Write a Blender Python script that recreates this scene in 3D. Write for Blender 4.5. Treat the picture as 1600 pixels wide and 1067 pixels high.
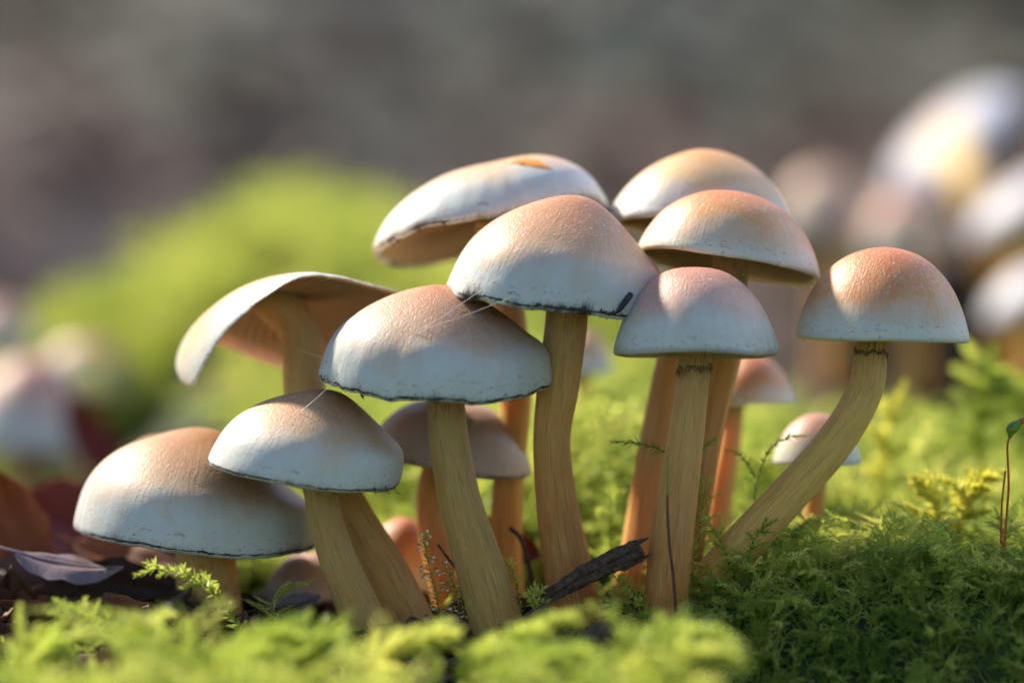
import bpy, math, random
import numpy as np
from mathutils import Vector, Matrix, Euler
from mathutils.bvhtree import BVHTree

# ------------------------------------------------------------------ scene, camera, sky, sun
# one Blender unit is one centimetre
scene = bpy.context.scene
for o in list(bpy.data.objects):
    bpy.data.objects.remove(o)
scene.unit_settings.system = 'METRIC'
scene.unit_settings.scale_length = 0.01
COL = scene.collection

CAM_H = 4.8          # camera height above the stem bases
DIST = 60.0          # distance to the plane of focus (y = 0)
FPX = 1600.0 * DIST / 18.0
cam_d = bpy.data.cameras.new('camera')
cam = bpy.data.objects.new('camera', cam_d)
COL.objects.link(cam)
cam.location = (0, -DIST, CAM_H)
cam.rotation_euler = (math.radians(90), 0, 0)
cam_d.sensor_width = 36.0
cam_d.lens = 36.0 * DIST / 18.0
cam_d.clip_start = 1.0
cam_d.clip_end = 20000.0
cam_d.dof.use_dof = True
cam_d.dof.focus_distance = DIST - 0.7
cam_d.dof.aperture_fstop = cam_d.lens / 1000.0 / 2.1
cam_d.dof.aperture_blades = 0
scene.camera = cam

SUN_AZ = 40.0        # degrees behind the line that runs straight out to the side
SUN_EL = 43.0
world = bpy.data.worlds.new('World')
scene.world = world
world.use_nodes = True
wn = world.node_tree.nodes
wl = world.node_tree.links
bg = wn.get('Background') or wn.new('ShaderNodeBackground')
sky = wn.new('ShaderNodeTexSky')
sky.sky_type = 'NISHITA'
sky.sun_disc = False
sky.sun_elevation = math.radians(SUN_EL)
sky.sun_rotation = math.radians(90.0 - SUN_AZ)
sky.air_density = 1.0
sky.dust_density = 1.0
sky.ozone_density = 4.0
wl.new(sky.outputs['Color'], bg.inputs['Color'])
bg.inputs['Strength'].default_value = 0.11
sun_d = bpy.data.lights.new('sun', 'SUN')
sun_d.energy = 5.0
sun_d.angle = math.radians(4.0)
sun_d.color = (1.0, 0.91, 0.76)
sun = bpy.data.objects.new('sun', sun_d)
COL.objects.link(sun)
_az, _el = math.radians(SUN_AZ), math.radians(SUN_EL)
SUNV = Vector((-math.cos(_el) * math.cos(_az), math.cos(_el) * math.sin(_az), math.sin(_el)))
sun.rotation_euler = SUNV.to_track_quat('Z', 'Y').to_euler()
sun.location = SUNV * 300
scene.view_settings.view_transform = 'Standard'
scene.view_settings.look = 'None'
scene.view_settings.gamma = 1.0
scene.view_settings.exposure = 0.80
scene.view_settings.use_curve_mapping = False
scene.cycles.use_denoising = True
scene.cycles.max_bounces = 6
scene.cycles.diffuse_bounces = 3
scene.cycles.glossy_bounces = 2
scene.cycles.transmission_bounces = 5
scene.cycles.use_adaptive_sampling = True
scene.cycles.adaptive_threshold = 0.03
scene.cycles.sample_clamp_indirect = 6.0

# ------------------------------------------------------------------ helpers
rng = np.random.default_rng(7)
PI = math.pi


def sstep(a, b, x):
    t = np.clip((np.asarray(x, float) - a) / (b - a), 0, 1)
    return t * t * (3 - 2 * t)


def _hash(ix, iy, iz, seed):
    h = (ix * 374761393 + iy * 668265263 + iz * 2147483647 + seed * 1274126177) & 0xFFFFFFFF
    h = ((h ^ (h >> 13)) * 1274126177) & 0xFFFFFFFF
    return ((h ^ (h >> 16)) & 0xFFFF) / 65535.0


def vnoise(x, y, z=0.0, seed=0):
    x, y, z = np.broadcast_arrays(np.asarray(x, float), np.asarray(y, float), np.asarray(z, float))
    ix, iy, iz = np.floor(x).astype(np.int64), np.floor(y).astype(np.int64), np.floor(z).astype(np.int64)
    fx, fy, fz = x - ix, y - iy, z - iz
    fx, fy, fz = fx * fx * (3 - 2 * fx), fy * fy * (3 - 2 * fy), fz * fz * (3 - 2 * fz)
    r = 0
    for a in (0, 1):
        for b in (0, 1):
            for c in (0, 1):
                w = (fx if a else 1 - fx) * (fy if b else 1 - fy) * (fz if c else 1 - fz)
                r = r + w * _hash(ix + a, iy + b, iz + c, seed)
    return r * 2 - 1


def at(px, py, y):
    """world point seen at photograph pixel (px, py) that lies y centimetres behind the plane of focus"""
    d = DIST + y
    return np.array([(px - 800.0) / FPX * d, y, CAM_H - (py - 533.5) / FPX * d])


def project(P):
    d = P[:, 1] + DIST
    return 800 + P[:, 0] / d * FPX, 533.5 - (P[:, 2] - CAM_H) / d * FPX


def mesh_object(name, verts, faces, mats, parent=None, uv=None, smooth=True, mat_idx=None):
    me = bpy.data.meshes.new(name)
    me.from_pydata([tuple(v) for v in np.asarray(verts, float)], [], [tuple(int(i) for i in f) for f in faces])
    if uv is not None:
        l = me.uv_layers.new(name='UVMap')
        li = np.empty(len(me.loops), dtype=np.int32)
        me.loops.foreach_get('vertex_index', li)
        l.data.foreach_set('uv', np.asarray(uv, np.float32)[li].ravel())
    if not isinstance(mats, (list, tuple)):
        mats = [mats]
    for m in mats:
        me.materials.append(m)
    if mat_idx is not None:
        me.polygons.foreach_set('material_index', np.asarray(mat_idx, np.int32))
    me.polygons.foreach_set('use_smooth', np.full(len(me.polygons), bool(smooth)))
    me.update()
    o = bpy.data.objects.new(name, me)
    COL.objects.link(o)
    if parent is not None:
        o.parent = parent
    return o


def tag(o, label=None, cat=None, group=None, kind=None):
    for k, v in (('label', label), ('category', cat), ('group', group), ('kind', kind)):
        if v:
            o[k] = v
    return o


def root_at(name, loc, label, cat, group=None):
    o = bpy.data.objects.new(name, None)
    COL.objects.link(o)
    o.location = tuple(loc)
    o.empty_display_size = 0.3
    return tag(o, label, cat, group)


def grid_faces(nv, nu, wrap=True, base=0):
    f = []
    cu = nu if wrap else nu - 1
    for j in range(nv - 1):
        for i in range(cu):
            a = base + j * nu + i
            b = base + j * nu + (i + 1) % nu
            f.append((a, b, b + nu, a + nu))
    return f


def catmull(pts, n):
    """n samples along a Catmull-Rom curve through pts (k, d)"""
    P = np.asarray(pts, float)
    P = np.vstack([2 * P[0] - P[1], P, 2 * P[-1] - P[-2]])
    k = len(P) - 3
    t = np.linspace(0, k - 1e-9, n)
    i = t.astype(int)
    f = (t - i)[:, None]
    p0, p1, p2, p3 = P[i], P[i + 1], P[i + 2], P[i + 3]
    return 0.5 * (2 * p1 + (p2 - p0) * f + (2 * p0 - 5 * p1 + 4 * p2 - p3) * f ** 2 + (3 * p1 - p0 - 3 * p2 + p3) * f ** 3)


def frames(P):
    T = np.gradient(P, axis=0)
    T /= np.linalg.norm(T, axis=1)[:, None] + 1e-12
    N = np.zeros_like(T)
    r = np.array([1.0, 0, 0]) if abs(T[0, 0]) < 0.8 else np.array([0, 1.0, 0])
    n = r - T[0] * r.dot(T[0])
    n /= np.linalg.norm(n)
    for i in range(len(P)):
        n = n - T[i] * n.dot(T[i])
        n /= np.linalg.norm(n) + 1e-12
        N[i] = n
    return T, N, np.cross(T, N)


def tube(P, R, nu=10, wob=None):
    """verts, faces, uv of a closed tube along P with radii R"""
    T, N, B = frames(P)
    n = len(P)
    th = np.linspace(0, 2 * PI, nu, endpoint=False)
    Rr = np.asarray(R, float)[:, None] * np.ones((1, nu))
    if wob is not None:
        Rr = Rr * wob(th[None, :], np.linspace(0, 1, n)[:, None])
    V = P[:, None, :] + Rr[..., None] * (np.cos(th)[None, :, None] * N[:, None, :] + np.sin(th)[None, :, None] * B[:, None, :])
    V = V.reshape(-1, 3)
    F = grid_faces(n, nu)
    c = len(V)
    V = np.vstack([V, P[0], P[-1]])
    for i in range(nu):
        F.append((c, (i + 1) % nu, i))
        F.append((c + 1, (n - 1) * nu + i, (n - 1) * nu + (i + 1) % nu))
    u = np.abs(np.tile(th / PI - 1, n))
    v = np.repeat(np.linspace(0, 1, n), nu)
    UV = np.vstack([np.stack([u, v], 1), [[0, 0], [0, 1]]])
    return V, F, UV


# ------------------------------------------------------------------ materials
class NT:
    def __init__(s, name):
        s.m = bpy.data.materials.new(name)
        s.m.use_nodes = True
        s.t = s.m.node_tree
        s.t.nodes.clear()
        s.out = s.t.nodes.new('ShaderNodeOutputMaterial')

    def n(s, typ, **kw):
        nd = s.t.nodes.new('ShaderNode' + typ)
        for k, v in kw.items():
            setattr(nd, k, v)
        return nd

    def put(s, sock, val):
        if isinstance(val, bpy.types.NodeSocket):
            s.t.links.new(val, sock)
        else:
            if sock.type == 'RGBA' and len(val) == 3:
                val = (*val, 1)
            sock.default_value = val

    def math(s, op, a, b=0.0, c=None, clamp=False):
        nd = s.n('Math', operation=op, use_clamp=clamp)
        s.put(nd.inputs[0], a)
        s.put(nd.inputs[1], b)
        if c is not None:
            s.put(nd.inputs[2], c)
        return nd.outputs[0]

    def mix(s, f, a, b, typ='MIX'):
        nd = s.n('MixRGB', blend_type=typ)
        s.put(nd.inputs[0], f)
        s.put(nd.inputs[1], a)
        s.put(nd.inputs[2], b)
        return nd.outputs[0]

    def noise(s, vec, scale=5.0, detail=3.0, rough=0.5, dist=0.0):
        nd = s.n('TexNoise')
        if vec is not None:
            s.put(nd.inputs['Vector'], vec)
        nd.inputs['Scale'].default_value = scale
        nd.inputs['Detail'].default_value = detail
        nd.inputs['Roughness'].default_value = rough
        nd.inputs['Distortion'].default_value = dist
        return nd.outputs['Fac']

    def ramp(s, f, stops):
        nd = s.n('ValToRGB')
        e = nd.color_ramp.elements
        while len(e) < len(stops):
            e.new(0.5)
        for k, (p, c) in zip(e, stops):
            k.position = p
            k.color = (*c, 1) if hasattr(c, '__len__') else (c, c, c, 1)
        s.put(nd.inputs[0], f)
        return nd.outputs['Color']

    def smooth(s, x, a, b):
        nd = s.n('MapRange', interpolation_type='SMOOTHSTEP')
        s.put(nd.inputs[0], x)
        nd.inputs[1].default_value = a
        nd.inputs[2].default_value = b
        return nd.outputs[0]

    def coords(s):
        return s.n('TexCoord')

    def vec(s, x, y, z=0.0):
        nd = s.n('CombineXYZ')
        for i, v in enumerate((x, y, z)):
            s.put(nd.inputs[i], v)
        return nd.outputs[0]

    def bump(s, h, strength=0.3, dist=0.02, normal=None):
        nd = s.n('Bump')
        nd.inputs['Strength'].default_value = strength
        nd.inputs['Distance'].default_value = dist
        s.put(nd.inputs['Height'], h)
        if normal is not None:
            s.put(nd.inputs['Normal'], normal)
        return nd.outputs[0]

    def principled(s, **kw):
        nd = s.n('BsdfPrincipled')
        for k, v in kw.items():
            s.put(nd.inputs[k.replace('_', ' ')], v)
        return nd

    def finish(s, shader):
        s.t.links.new(shader, s.out.inputs['Surface'])
        return s.m


def cap_material(name, apex, mid, pale, stain=0.0, speck=0.5, seed=0.0, apex_reach=0.0, ochre=0.35):
    t = NT(name)
    tc = t.coords()
    sp = t.n('SeparateXYZ')
    t.put(sp.inputs[0], tc.outputs['UV'])
    u, v = sp.outputs[0], sp.outputs[1]
    ob = t.n('VectorMath', operation='ADD')
    t.put(ob.inputs[0], tc.outputs['Object'])
    ob.inputs[1].default_value = (seed * 3.1, seed * 1.7, seed)
    O = ob.outputs[0]
    fib = t.noise(t.vec(t.math('MULTIPLY', u, 210.0), t.math('MULTIPLY', v, 7.0), seed), 1.0, 3.0, 0.6)
    fib2 = t.noise(t.vec(t.math('MULTIPLY', u, 50.0), t.math('MULTIPLY', v, 1.6), seed + 4), 1.0, 2.0, 0.5)
    n1 = t.noise(O, 1.1, 3.0, 0.55)
    n2 = t.noise(O, 17.0, 2.0, 0.55)
    vv = t.math('ADD', t.math('ADD', v, t.math('MULTIPLY', t.math('SUBTRACT', n1, 0.5), 0.45)), -apex_reach)
    col = t.ramp(vv, [(0.0, apex), (0.26, tuple(0.6 * a + 0.4 * b for a, b in zip(apex, mid))), (0.5, mid), (0.74, pale), (1.0, pale)])
    # orange freckles where the skin has broken into tiny scales
    fre = t.math('MULTIPLY', t.smooth(n2, 0.55, 0.66), t.math('SUBTRACT', 1.0, t.smooth(vv, 0.25, 0.62)))
    col = t.mix(t.math('MULTIPLY', fre, speck), col, (0.62, 0.26, 0.08))
    lig = t.math('MULTIPLY', t.smooth(n2, 0.38, 0.30), t.math('SUBTRACT', 1.0, t.smooth(vv, 0.3, 0.75)))
    col = t.mix(t.math('MULTIPLY', lig, speck * 0.8), col, (0.86, 0.78, 0.66))
    # pale fibres and uneven ochre staining
    col = t.mix(t.math('MULTIPLY', t.smooth(fib, 0.45, 0.68), 0.14), col, (0.84, 0.80, 0.70))
    col = t.mix(t.math('MULTIPLY', t.smooth(fib2, 0.52, 0.40), 0.10), col, (0.56, 0.42, 0.28))
    n3 = t.noise(O, 2.6, 4.0, 0.6)
    col = t.mix(t.math('MULTIPLY', t.smooth(n3, 0.56, 0.75), ochre), col, (0.66, 0.45, 0.24))
    # brown flecks along the margin
    mar = t.math('MULTIPLY', t.smooth(v, 0.80, 0.95), t.smooth(t.noise(t.vec(t.math('MULTIPLY', u, 60.0), t.math('MULTIPLY', v, 30.0), seed), 1.0, 4.0, 0.7), 0.56, 0.66))
    col = t.mix(t.math('MULTIPLY', mar, 0.6), col, (0.30, 0.15, 0.06))
    vo = t.n('TexVoronoi')
    t.put(vo.inputs['Vector'], O)
    vo.inputs['Scale'].default_value = 2.3
    dots = t.math('MULTIPLY', t.smooth(vo.outputs['Distance'], 0.05, 0.025), t.smooth(n1, 0.5, 0.56))
    col = t.mix(t.math('MULTIPLY', dots, 0.9), col, (0.12, 0.06, 0.03))
    if stain > 0:
        fine = t.noise(t.vec(t.math('MULTIPLY', u, 420.0), t.math('MULTIPLY', v, 22.0), seed), 1.0, 4.0, 0.7)
        e = t.math('ADD', v, t.math('MULTIPLY', t.math('SUBTRACT', fine, 0.5), 0.16))
        pat = t.noise(t.vec(t.math('MULTIPLY', u, 13.0), seed * 1.3, 0.0), 1.0, 3.0, 0.6)
        e = t.math('ADD', e, t.math('MULTIPLY', t.math('SUBTRACT', pat, 0.55), 0.40 * stain))
        dk = t.math('MULTIPLY', t.smooth(e, 0.955, 1.035), min(1.0, 0.5 + stain * 0.5))
        col = t.mix(dk, col, (0.035, 0.026, 0.022))
    h = t.math('ADD', t.math('MULTIPLY', fib, 0.6), t.math('MULTIPLY', fib2, 0.3))
    peb = t.n('TexVoronoi', feature='SMOOTH_F1')
    t.put(peb.inputs['Vector'], O)
    peb.inputs['Scale'].default_value = 25.0
    pebm = t.math('MULTIPLY', t.math('SUBTRACT', 1.0, t.smooth(v, 0.35, 0.85)), peb.outputs['Distance'])
    h = t.math('ADD', h, t.math('MULTIPLY', pebm, -0.75))
    h = t.math('ADD', h, t.math('MULTIPLY', n2, 0.35))
    h = t.math('ADD', h, t.math('MULTIPLY', n3, 0.25))
    nor = t.bump(h, 0.55, 0.022)
    rough = t.math('ADD', 0.36, t.math('MULTIPLY', n2, 0.22))
    if stain > 0:
        rough = t.math('ADD', rough, t.math('MULTIPLY', dk, 0.4), clamp=True)
    b = t.principled(Base_Color=col, Roughness=rough, Normal=nor, Subsurface_Weight=0.5, Subsurface_Radius=(1.0, 0.45, 0.2), Subsurface_Scale=0.22)
    b.inputs['Specular IOR Level'].default_value = 0.45
    return t.finish(b.outputs[0])


def gill_material(name, col_a, col_b):
    t = NT(name)
    tc = t.coords()
    n = t.noise(tc.outputs['Object'], 3.0, 3.0, 0.6)
    sp = t.n('SeparateXYZ')
    t.put(sp.inputs[0], tc.outputs['UV'])
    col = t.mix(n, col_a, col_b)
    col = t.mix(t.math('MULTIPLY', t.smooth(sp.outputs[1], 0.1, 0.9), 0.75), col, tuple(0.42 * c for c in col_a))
    b = t.principled(Base_Color=col, Roughness=0.6)
    tr = t.n('BsdfTranslucent')
    t.put(tr.inputs['Color'], t.mix(0.5, col, (0.85, 0.45, 0.12)))
    mx = t.n('MixShader')
    mx.inputs[0].default_value = 0.5
    t.t.links.new(b.outputs[0], mx.inputs[1])
    t.t.links.new(tr.outputs[0], mx.inputs[2])
    return t.finish(mx.outputs[0])


def stem_material(name, top, midc, base, streak=0.6, seed=0.0):
    t = NT(name)
    tc = t.coords()
    sp = t.n('SeparateXYZ')
    t.put(sp.inputs[0], tc.outputs['UV'])
    u, v = sp.outputs[0], sp.outputs[1]
    O = tc.outputs['Object']
    fib = t.noise(t.vec(t.math('MULTIPLY', u, 62.0), t.math('MULTIPLY', v, 9.0), seed), 1.0, 4.0, 0.65, 0.6)
    fib2 = t.noise(t.vec(t.math('MULTIPLY', u, 9.0), t.math('MULTIPLY', v, 3.0), seed + 2), 1.0, 3.0, 0.55)
    n1 = t.noise(O, 1.6, 3.0, 0.6)
    vv = t.math('ADD', v, t.math('MULTIPLY', t.math('SUBTRACT', n1, 0.5), 0.35))
    col = t.ramp(vv, [(0.0, top), (0.4, midc), (0.62, tuple(0.5 * (a + b) for a, b in zip(midc, base))), (0.85, base)])
    col = t.mix(t.math('MULTIPLY', t.smooth(fib, 0.5, 0.68), 0.55), col, (0.90, 0.62, 0.27))
    col = t.mix(t.math('MULTIPLY', t.smooth(fib, 0.48, 0.34), 0.60), col, (0.30, 0.14, 0.04))
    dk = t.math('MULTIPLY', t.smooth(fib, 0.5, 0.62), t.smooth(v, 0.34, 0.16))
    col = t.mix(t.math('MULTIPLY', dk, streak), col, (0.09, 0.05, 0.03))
    sc = t.math('MULTIPLY', t.smooth(fib, 0.60, 0.68), t.smooth(n1, 0.5, 0.6))
    col = t.mix(t.math('MULTIPLY', sc, 0.6), col, (0.30, 0.13, 0.05))
    h = t.math('ADD', fib, t.math('MULTIPLY', fib2, 0.8))
    b = t.principled(Base_Color=col, Roughness=0.45, Normal=t.bump(h, 0.8, 0.05), Subsurface_Weight=0.9, Subsurface_Radius=(1.0, 0.42, 0.10), Subsurface_Scale=0.5)
    b.inputs['Specular IOR Level'].default_value = 0.4
    return t.finish(b.outputs[0])


def simple_material(name, c1, c2, scale=6.0, rough=0.7, bump=0.4, bdist=0.02, sss=0.0):
    t = NT(name)
    tc = t.coords()
    n = t.noise(tc.outputs['Object'], scale, 5.0, 0.65)
    col = t.ramp(n, [(0.3, c1), (0.7, c2)])
    b = t.principled(Base_Color=col, Roughness=rough, Normal=t.bump(n, bump, bdist))
    if sss:
        b.inputs['Subsurface Weight'].default_value = sss
        b.inputs['Subsurface Scale'].default_value = 0.15
    return t.finish(b.outputs[0])


def moss_material(name, dark, mid, bright, trans=0.5):
    t = NT(name)
    tc = t.coords()
    oi = t.n('ObjectInfo')
    geo = t.n('NewGeometry')
    n = t.noise(geo.outputs['Position'], 0.55, 3.0, 0.6)
    n2 = t.noise(geo.outputs['Position'], 6.0, 2.0, 0.5)
    f = t.math('ADD', t.math('MULTIPLY', n, 0.75), t.math('MULTIPLY', oi.outputs['Random'], 0.35))
    f = t.math('ADD', f, t.math('MULTIPLY', t.math('SUBTRACT', n2, 0.5), 0.3))
    col = t.ramp(f, [(0.3, dark), (0.52, mid), (0.8, bright)])
    b = t.principled(Base_Color=col, Roughness=0.42)
    b.inputs['Specular IOR Level'].default_value = 0.45
    tr = t.n('BsdfTranslucent')
    t.put(tr.inputs['Color'], t.mix(0.45, col, (0.86, 0.86, 0.16)))
    mx = t.n('MixShader')
    mx.inputs[0].default_value = trans
    t.t.links.new(b.outputs[0], mx.inputs[1])
    t.t.links.new(tr.outputs[0], mx.inputs[2])
    return t.finish(mx.outputs[0])


def leaf_material(name, stops, rough=0.5, trans=0.2):
    t = NT(name)
    tc = t.coords()
    oi = t.n('ObjectInfo')
    n = t.noise(tc.outputs['Object'], 2.5, 5.0, 0.65)
    f = t.math('ADD', t.math('MULTIPLY', oi.outputs['Random'], 0.75), t.math('MULTIPLY', t.math('SUBTRACT', n, 0.4), 0.6))
    col = t.ramp(f, stops)
    b = t.principled(Base_Color=col, Roughness=rough, Normal=t.bump(n, 0.5, 0.05))
    tr = t.n('BsdfTranslucent')
    t.put(tr.inputs['Color'], col)
    mx = t.n('MixShader')
    mx.inputs[0].default_value = trans
    t.t.links.new(b.outputs[0], mx.inputs[1])
    t.t.links.new(tr.outputs[0], mx.inputs[2])
    return t.finish(mx.outputs[0])


PALE = (0.65, 0.65, 0.60)
MAT = {}
MAT['cap_cream'] = cap_material('cap_cream', (0.56, 0.23, 0.08), (0.70, 0.46, 0.27), PALE, 0.5, 0.5, 1.0, 0.09)
MAT['cap_stained'] = cap_material('cap_stained', (0.56, 0.21, 0.08), (0.70, 0.44, 0.26), PALE, 1.0, 0.6, 2.0, 0.13)
MAT['cap_hem'] = cap_material('cap_hem', (0.54, 0.20, 0.09), (0.68, 0.44, 0.28), PALE, 0.55, 0.6, 7.0, 0.08)
MAT['cap_orange'] = cap_material('cap_orange', (0.64, 0.15, 0.03), (0.76, 0.36, 0.14), (0.72, 0.68, 0.54), 0.0, 0.9, 3.0, 0.18)
MAT['cap_smooth'] = cap_material('cap_smooth', (0.70, 0.29, 0.08), (0.78, 0.50, 0.25), PALE, 0.15, 0.15, 4.0, 0.14)
MAT['cap_white'] = cap_material('cap_white', (0.52, 0.38, 0.34), (0.50, 0.48, 0.53), (0.52, 0.52, 0.60), 0.0, 0.2, 8.0, 0.0, 0.0)
MAT['cap_brown'] = cap_material('cap_brown', (0.46, 0.24, 0.15), (0.58, 0.38, 0.28), (0.66, 0.55, 0.45), 0.3, 0.3, 5.0, 0.1)
MAT['cap_rose'] = cap_material('cap_rose', (0.54, 0.19, 0.13), (0.68, 0.39, 0.29), (0.70, 0.67, 0.57), 0.15, 0.7, 6.0, 0.04)
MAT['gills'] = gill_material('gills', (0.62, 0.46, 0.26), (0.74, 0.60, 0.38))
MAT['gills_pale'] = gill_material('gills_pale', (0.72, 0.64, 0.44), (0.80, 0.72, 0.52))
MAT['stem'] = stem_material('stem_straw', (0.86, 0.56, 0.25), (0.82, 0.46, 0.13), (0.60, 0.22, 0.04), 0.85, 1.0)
MAT['stem_sunlit'] = stem_material('stem_sunlit', (0.94, 0.58, 0.22), (1.0, 0.62, 0.17), (0.97, 0.50, 0.11), 0.8, 5.0)  # brighter version of the straw stem, the slanting stem's extra sunlight put into its colour
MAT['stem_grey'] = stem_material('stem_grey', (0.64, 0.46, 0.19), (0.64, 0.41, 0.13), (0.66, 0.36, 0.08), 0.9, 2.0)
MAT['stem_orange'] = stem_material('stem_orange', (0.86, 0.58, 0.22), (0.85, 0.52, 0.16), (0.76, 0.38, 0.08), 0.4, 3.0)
MAT['veil'] = simple_material('veil_remnant', (0.015, 0.011, 0.009), (0.10, 0.06, 0.038), 16.0, 0.85, 0.8)
MAT['ring'] = simple_material('ring_fibre', (0.10, 0.045, 0.018), (0.46, 0.27, 0.11), 14.0, 0.8, 0.8)
MAT['moss'] = moss_material('moss_leaf', (0.06, 0.20, 0.03), (0.40, 0.54, 0.08), (0.86, 0.82, 0.26), 0.62)
MAT['moss_gold'] = moss_material('moss_gold', (0.42, 0.42, 0.04), (0.66, 0.60, 0.08), (0.85, 0.80, 0.20), 0.65)
MAT['moss_stem'] = simple_material('moss_stem', (0.10, 0.09, 0.02), (0.16, 0.15, 0.03), 8.0, 0.6, 0.2)
MAT['twig'] = simple_material('rotten_wood', (0.022, 0.012, 0.008), (0.20, 0.115, 0.07), 10.0, 0.7, 1.0, 0.09)
MAT['litter'] = leaf_material('leaf_litter', [(0.0, (0.07, 0.035, 0.02)), (0.3, (0.16, 0.08, 0.045)), (0.6, (0.24, 0.13, 0.08)), (0.85, (0.30, 0.22, 0.15)), (1.0, (0.36, 0.31, 0.26))])
MAT['leaf_purple'] = leaf_material('leaf_purple', [(0.2, (0.16, 0.09, 0.09)), (0.8, (0.30, 0.22, 0.23))], 0.35, 0.1)
MAT['leaf_rust'] = leaf_material('leaf_rust', [(0.2, (0.20, 0.055, 0.018)), (0.8, (0.34, 0.11, 0.03))], 0.55, 0.3)
MAT['leaf_dark'] = leaf_material('leaf_dark', [(0.2, (0.055, 0.024, 0.015)), (0.8, (0.12, 0.05, 0.03))], 0.55, 0.15)
MAT['leaf_red'] = leaf_material('leaf_red', [(0.2, (0.18, 0.02, 0.018)), (0.8, (0.28, 0.05, 0.03))], 0.5, 0.3)
MAT['seta_red'] = simple_material('seta_red', (0.42, 0.035, 0.010), (0.75, 0.16, 0.02), 1.2, 0.35, 0.1)
MAT['seta_dark'] = simple_material('seta_dark', (0.05, 0.012, 0.010), (0.16, 0.025, 0.015), 2.0, 0.4, 0.1)
MAT['capsule'] = simple_material('capsule_green', (0.12, 0.22, 0.02), (0.22, 0.30, 0.03), 5.0, 0.4, 0.1)
MAT['black'] = simple_material('black_remnant', (0.008, 0.008, 0.012), (0.02, 0.02, 0.026), 8.0, 0.4, 0.4)
MAT['flesh'] = simple_material('torn_flesh', (0.80, 0.22, 0.02), (0.90, 0.36, 0.04), 6.0, 0.5, 0.3, 0.03, 0.4)


def thread_material():
    t = NT('spider_silk')
    b = t.principled(Base_Color=(0.9, 0.88, 0.85), Roughness=0.25)
    b.inputs['Specular IOR Level'].default_value = 0.8
    return t.finish(b.outputs[0])


def dew_material():
    t = NT('dew')
    b = t.principled(Base_Color=(1, 1, 1), Roughness=0.02, IOR=1.33)
    b.inputs['Transmission Weight'].default_value = 1.0
    return t.finish(b.outputs[0])


MAT['thread'] = thread_material()
MAT['dew'] = dew_material()


def ground_material():
    t = NT('forest_floor')
    geo = t.n('NewGeometry')
    P = geo.outputs['Position']
    sp = t.n('SeparateXYZ')
    t.put(sp.inputs[0], P)
    near = t.noise(P, 1.3, 5.0, 0.65)
    soil = t.ramp(near, [(0.3, (0.012, 0.010, 0.006)), (0.7, (0.05, 0.035, 0.02))])
    mossy = t.ramp(near, [(0.3, (0.020, 0.040, 0.006)), (0.7, (0.06, 0.10, 0.012))])
    m1 = t.noise(P, 0.045, 3.0, 0.55)
    m2 = t.noise(P, 0.020, 2.0, 0.5)
    m3 = t.noise(P, 0.6, 5.0, 0.7)
    far = t.ramp(m1, [(0.30, (0.045, 0.10, 0.070)), (0.44, (0.10, 0.115, 0.090)), (0.57, (0.18, 0.085, 0.080)), (0.70, (0.18, 0.145, 0.06))])
    far = t.mix(t.smooth(m2, 0.45, 0.62), far, (0.10, 0.098, 0.122), 'MIX')
    warm = t.smooth(t.math('ADD', sp.outputs[0], t.math('MULTIPLY', m1, 40.0)), 20.0, 60.0)
    far = t.mix(t.math('MULTIPLY', warm, 0.6), far, (0.20, 0.155, 0.075))
    hz = t.smooth(t.math('ADD', sp.outputs[2], t.math('MULTIPLY', m2, 14.0)), 22.0, 38.0)
    far = t.mix(t.math('MULTIPLY', t.math('SUBTRACT', 1.0, hz), 0.4), far, (0.19, 0.09, 0.085))
    far = t.mix(t.math('MULTIPLY', hz, 0.4), far, (0.075, 0.125, 0.085))
    far = t.mix(1.0, far, (0.47, 0.49, 0.47), 'MULTIPLY')
    far = t.mix(t.math('MULTIPLY', t.smooth(m3, 0.5, 0.7), 0.5), far, (0.05, 0.035, 0.025))
    gmask = t.smooth(near, 0.35, 0.55)
    nearc = t.mix(gmask, soil, mossy)
    fm = t.smooth(sp.outputs[1], 55.0, 85.0)
    col = t.mix(fm, nearc, far)
    b = t.principled(Base_Color=col, Roughness=0.9, Normal=t.bump(near, 0.8, 0.2))
    return t.finish(b.outputs[0])


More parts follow.
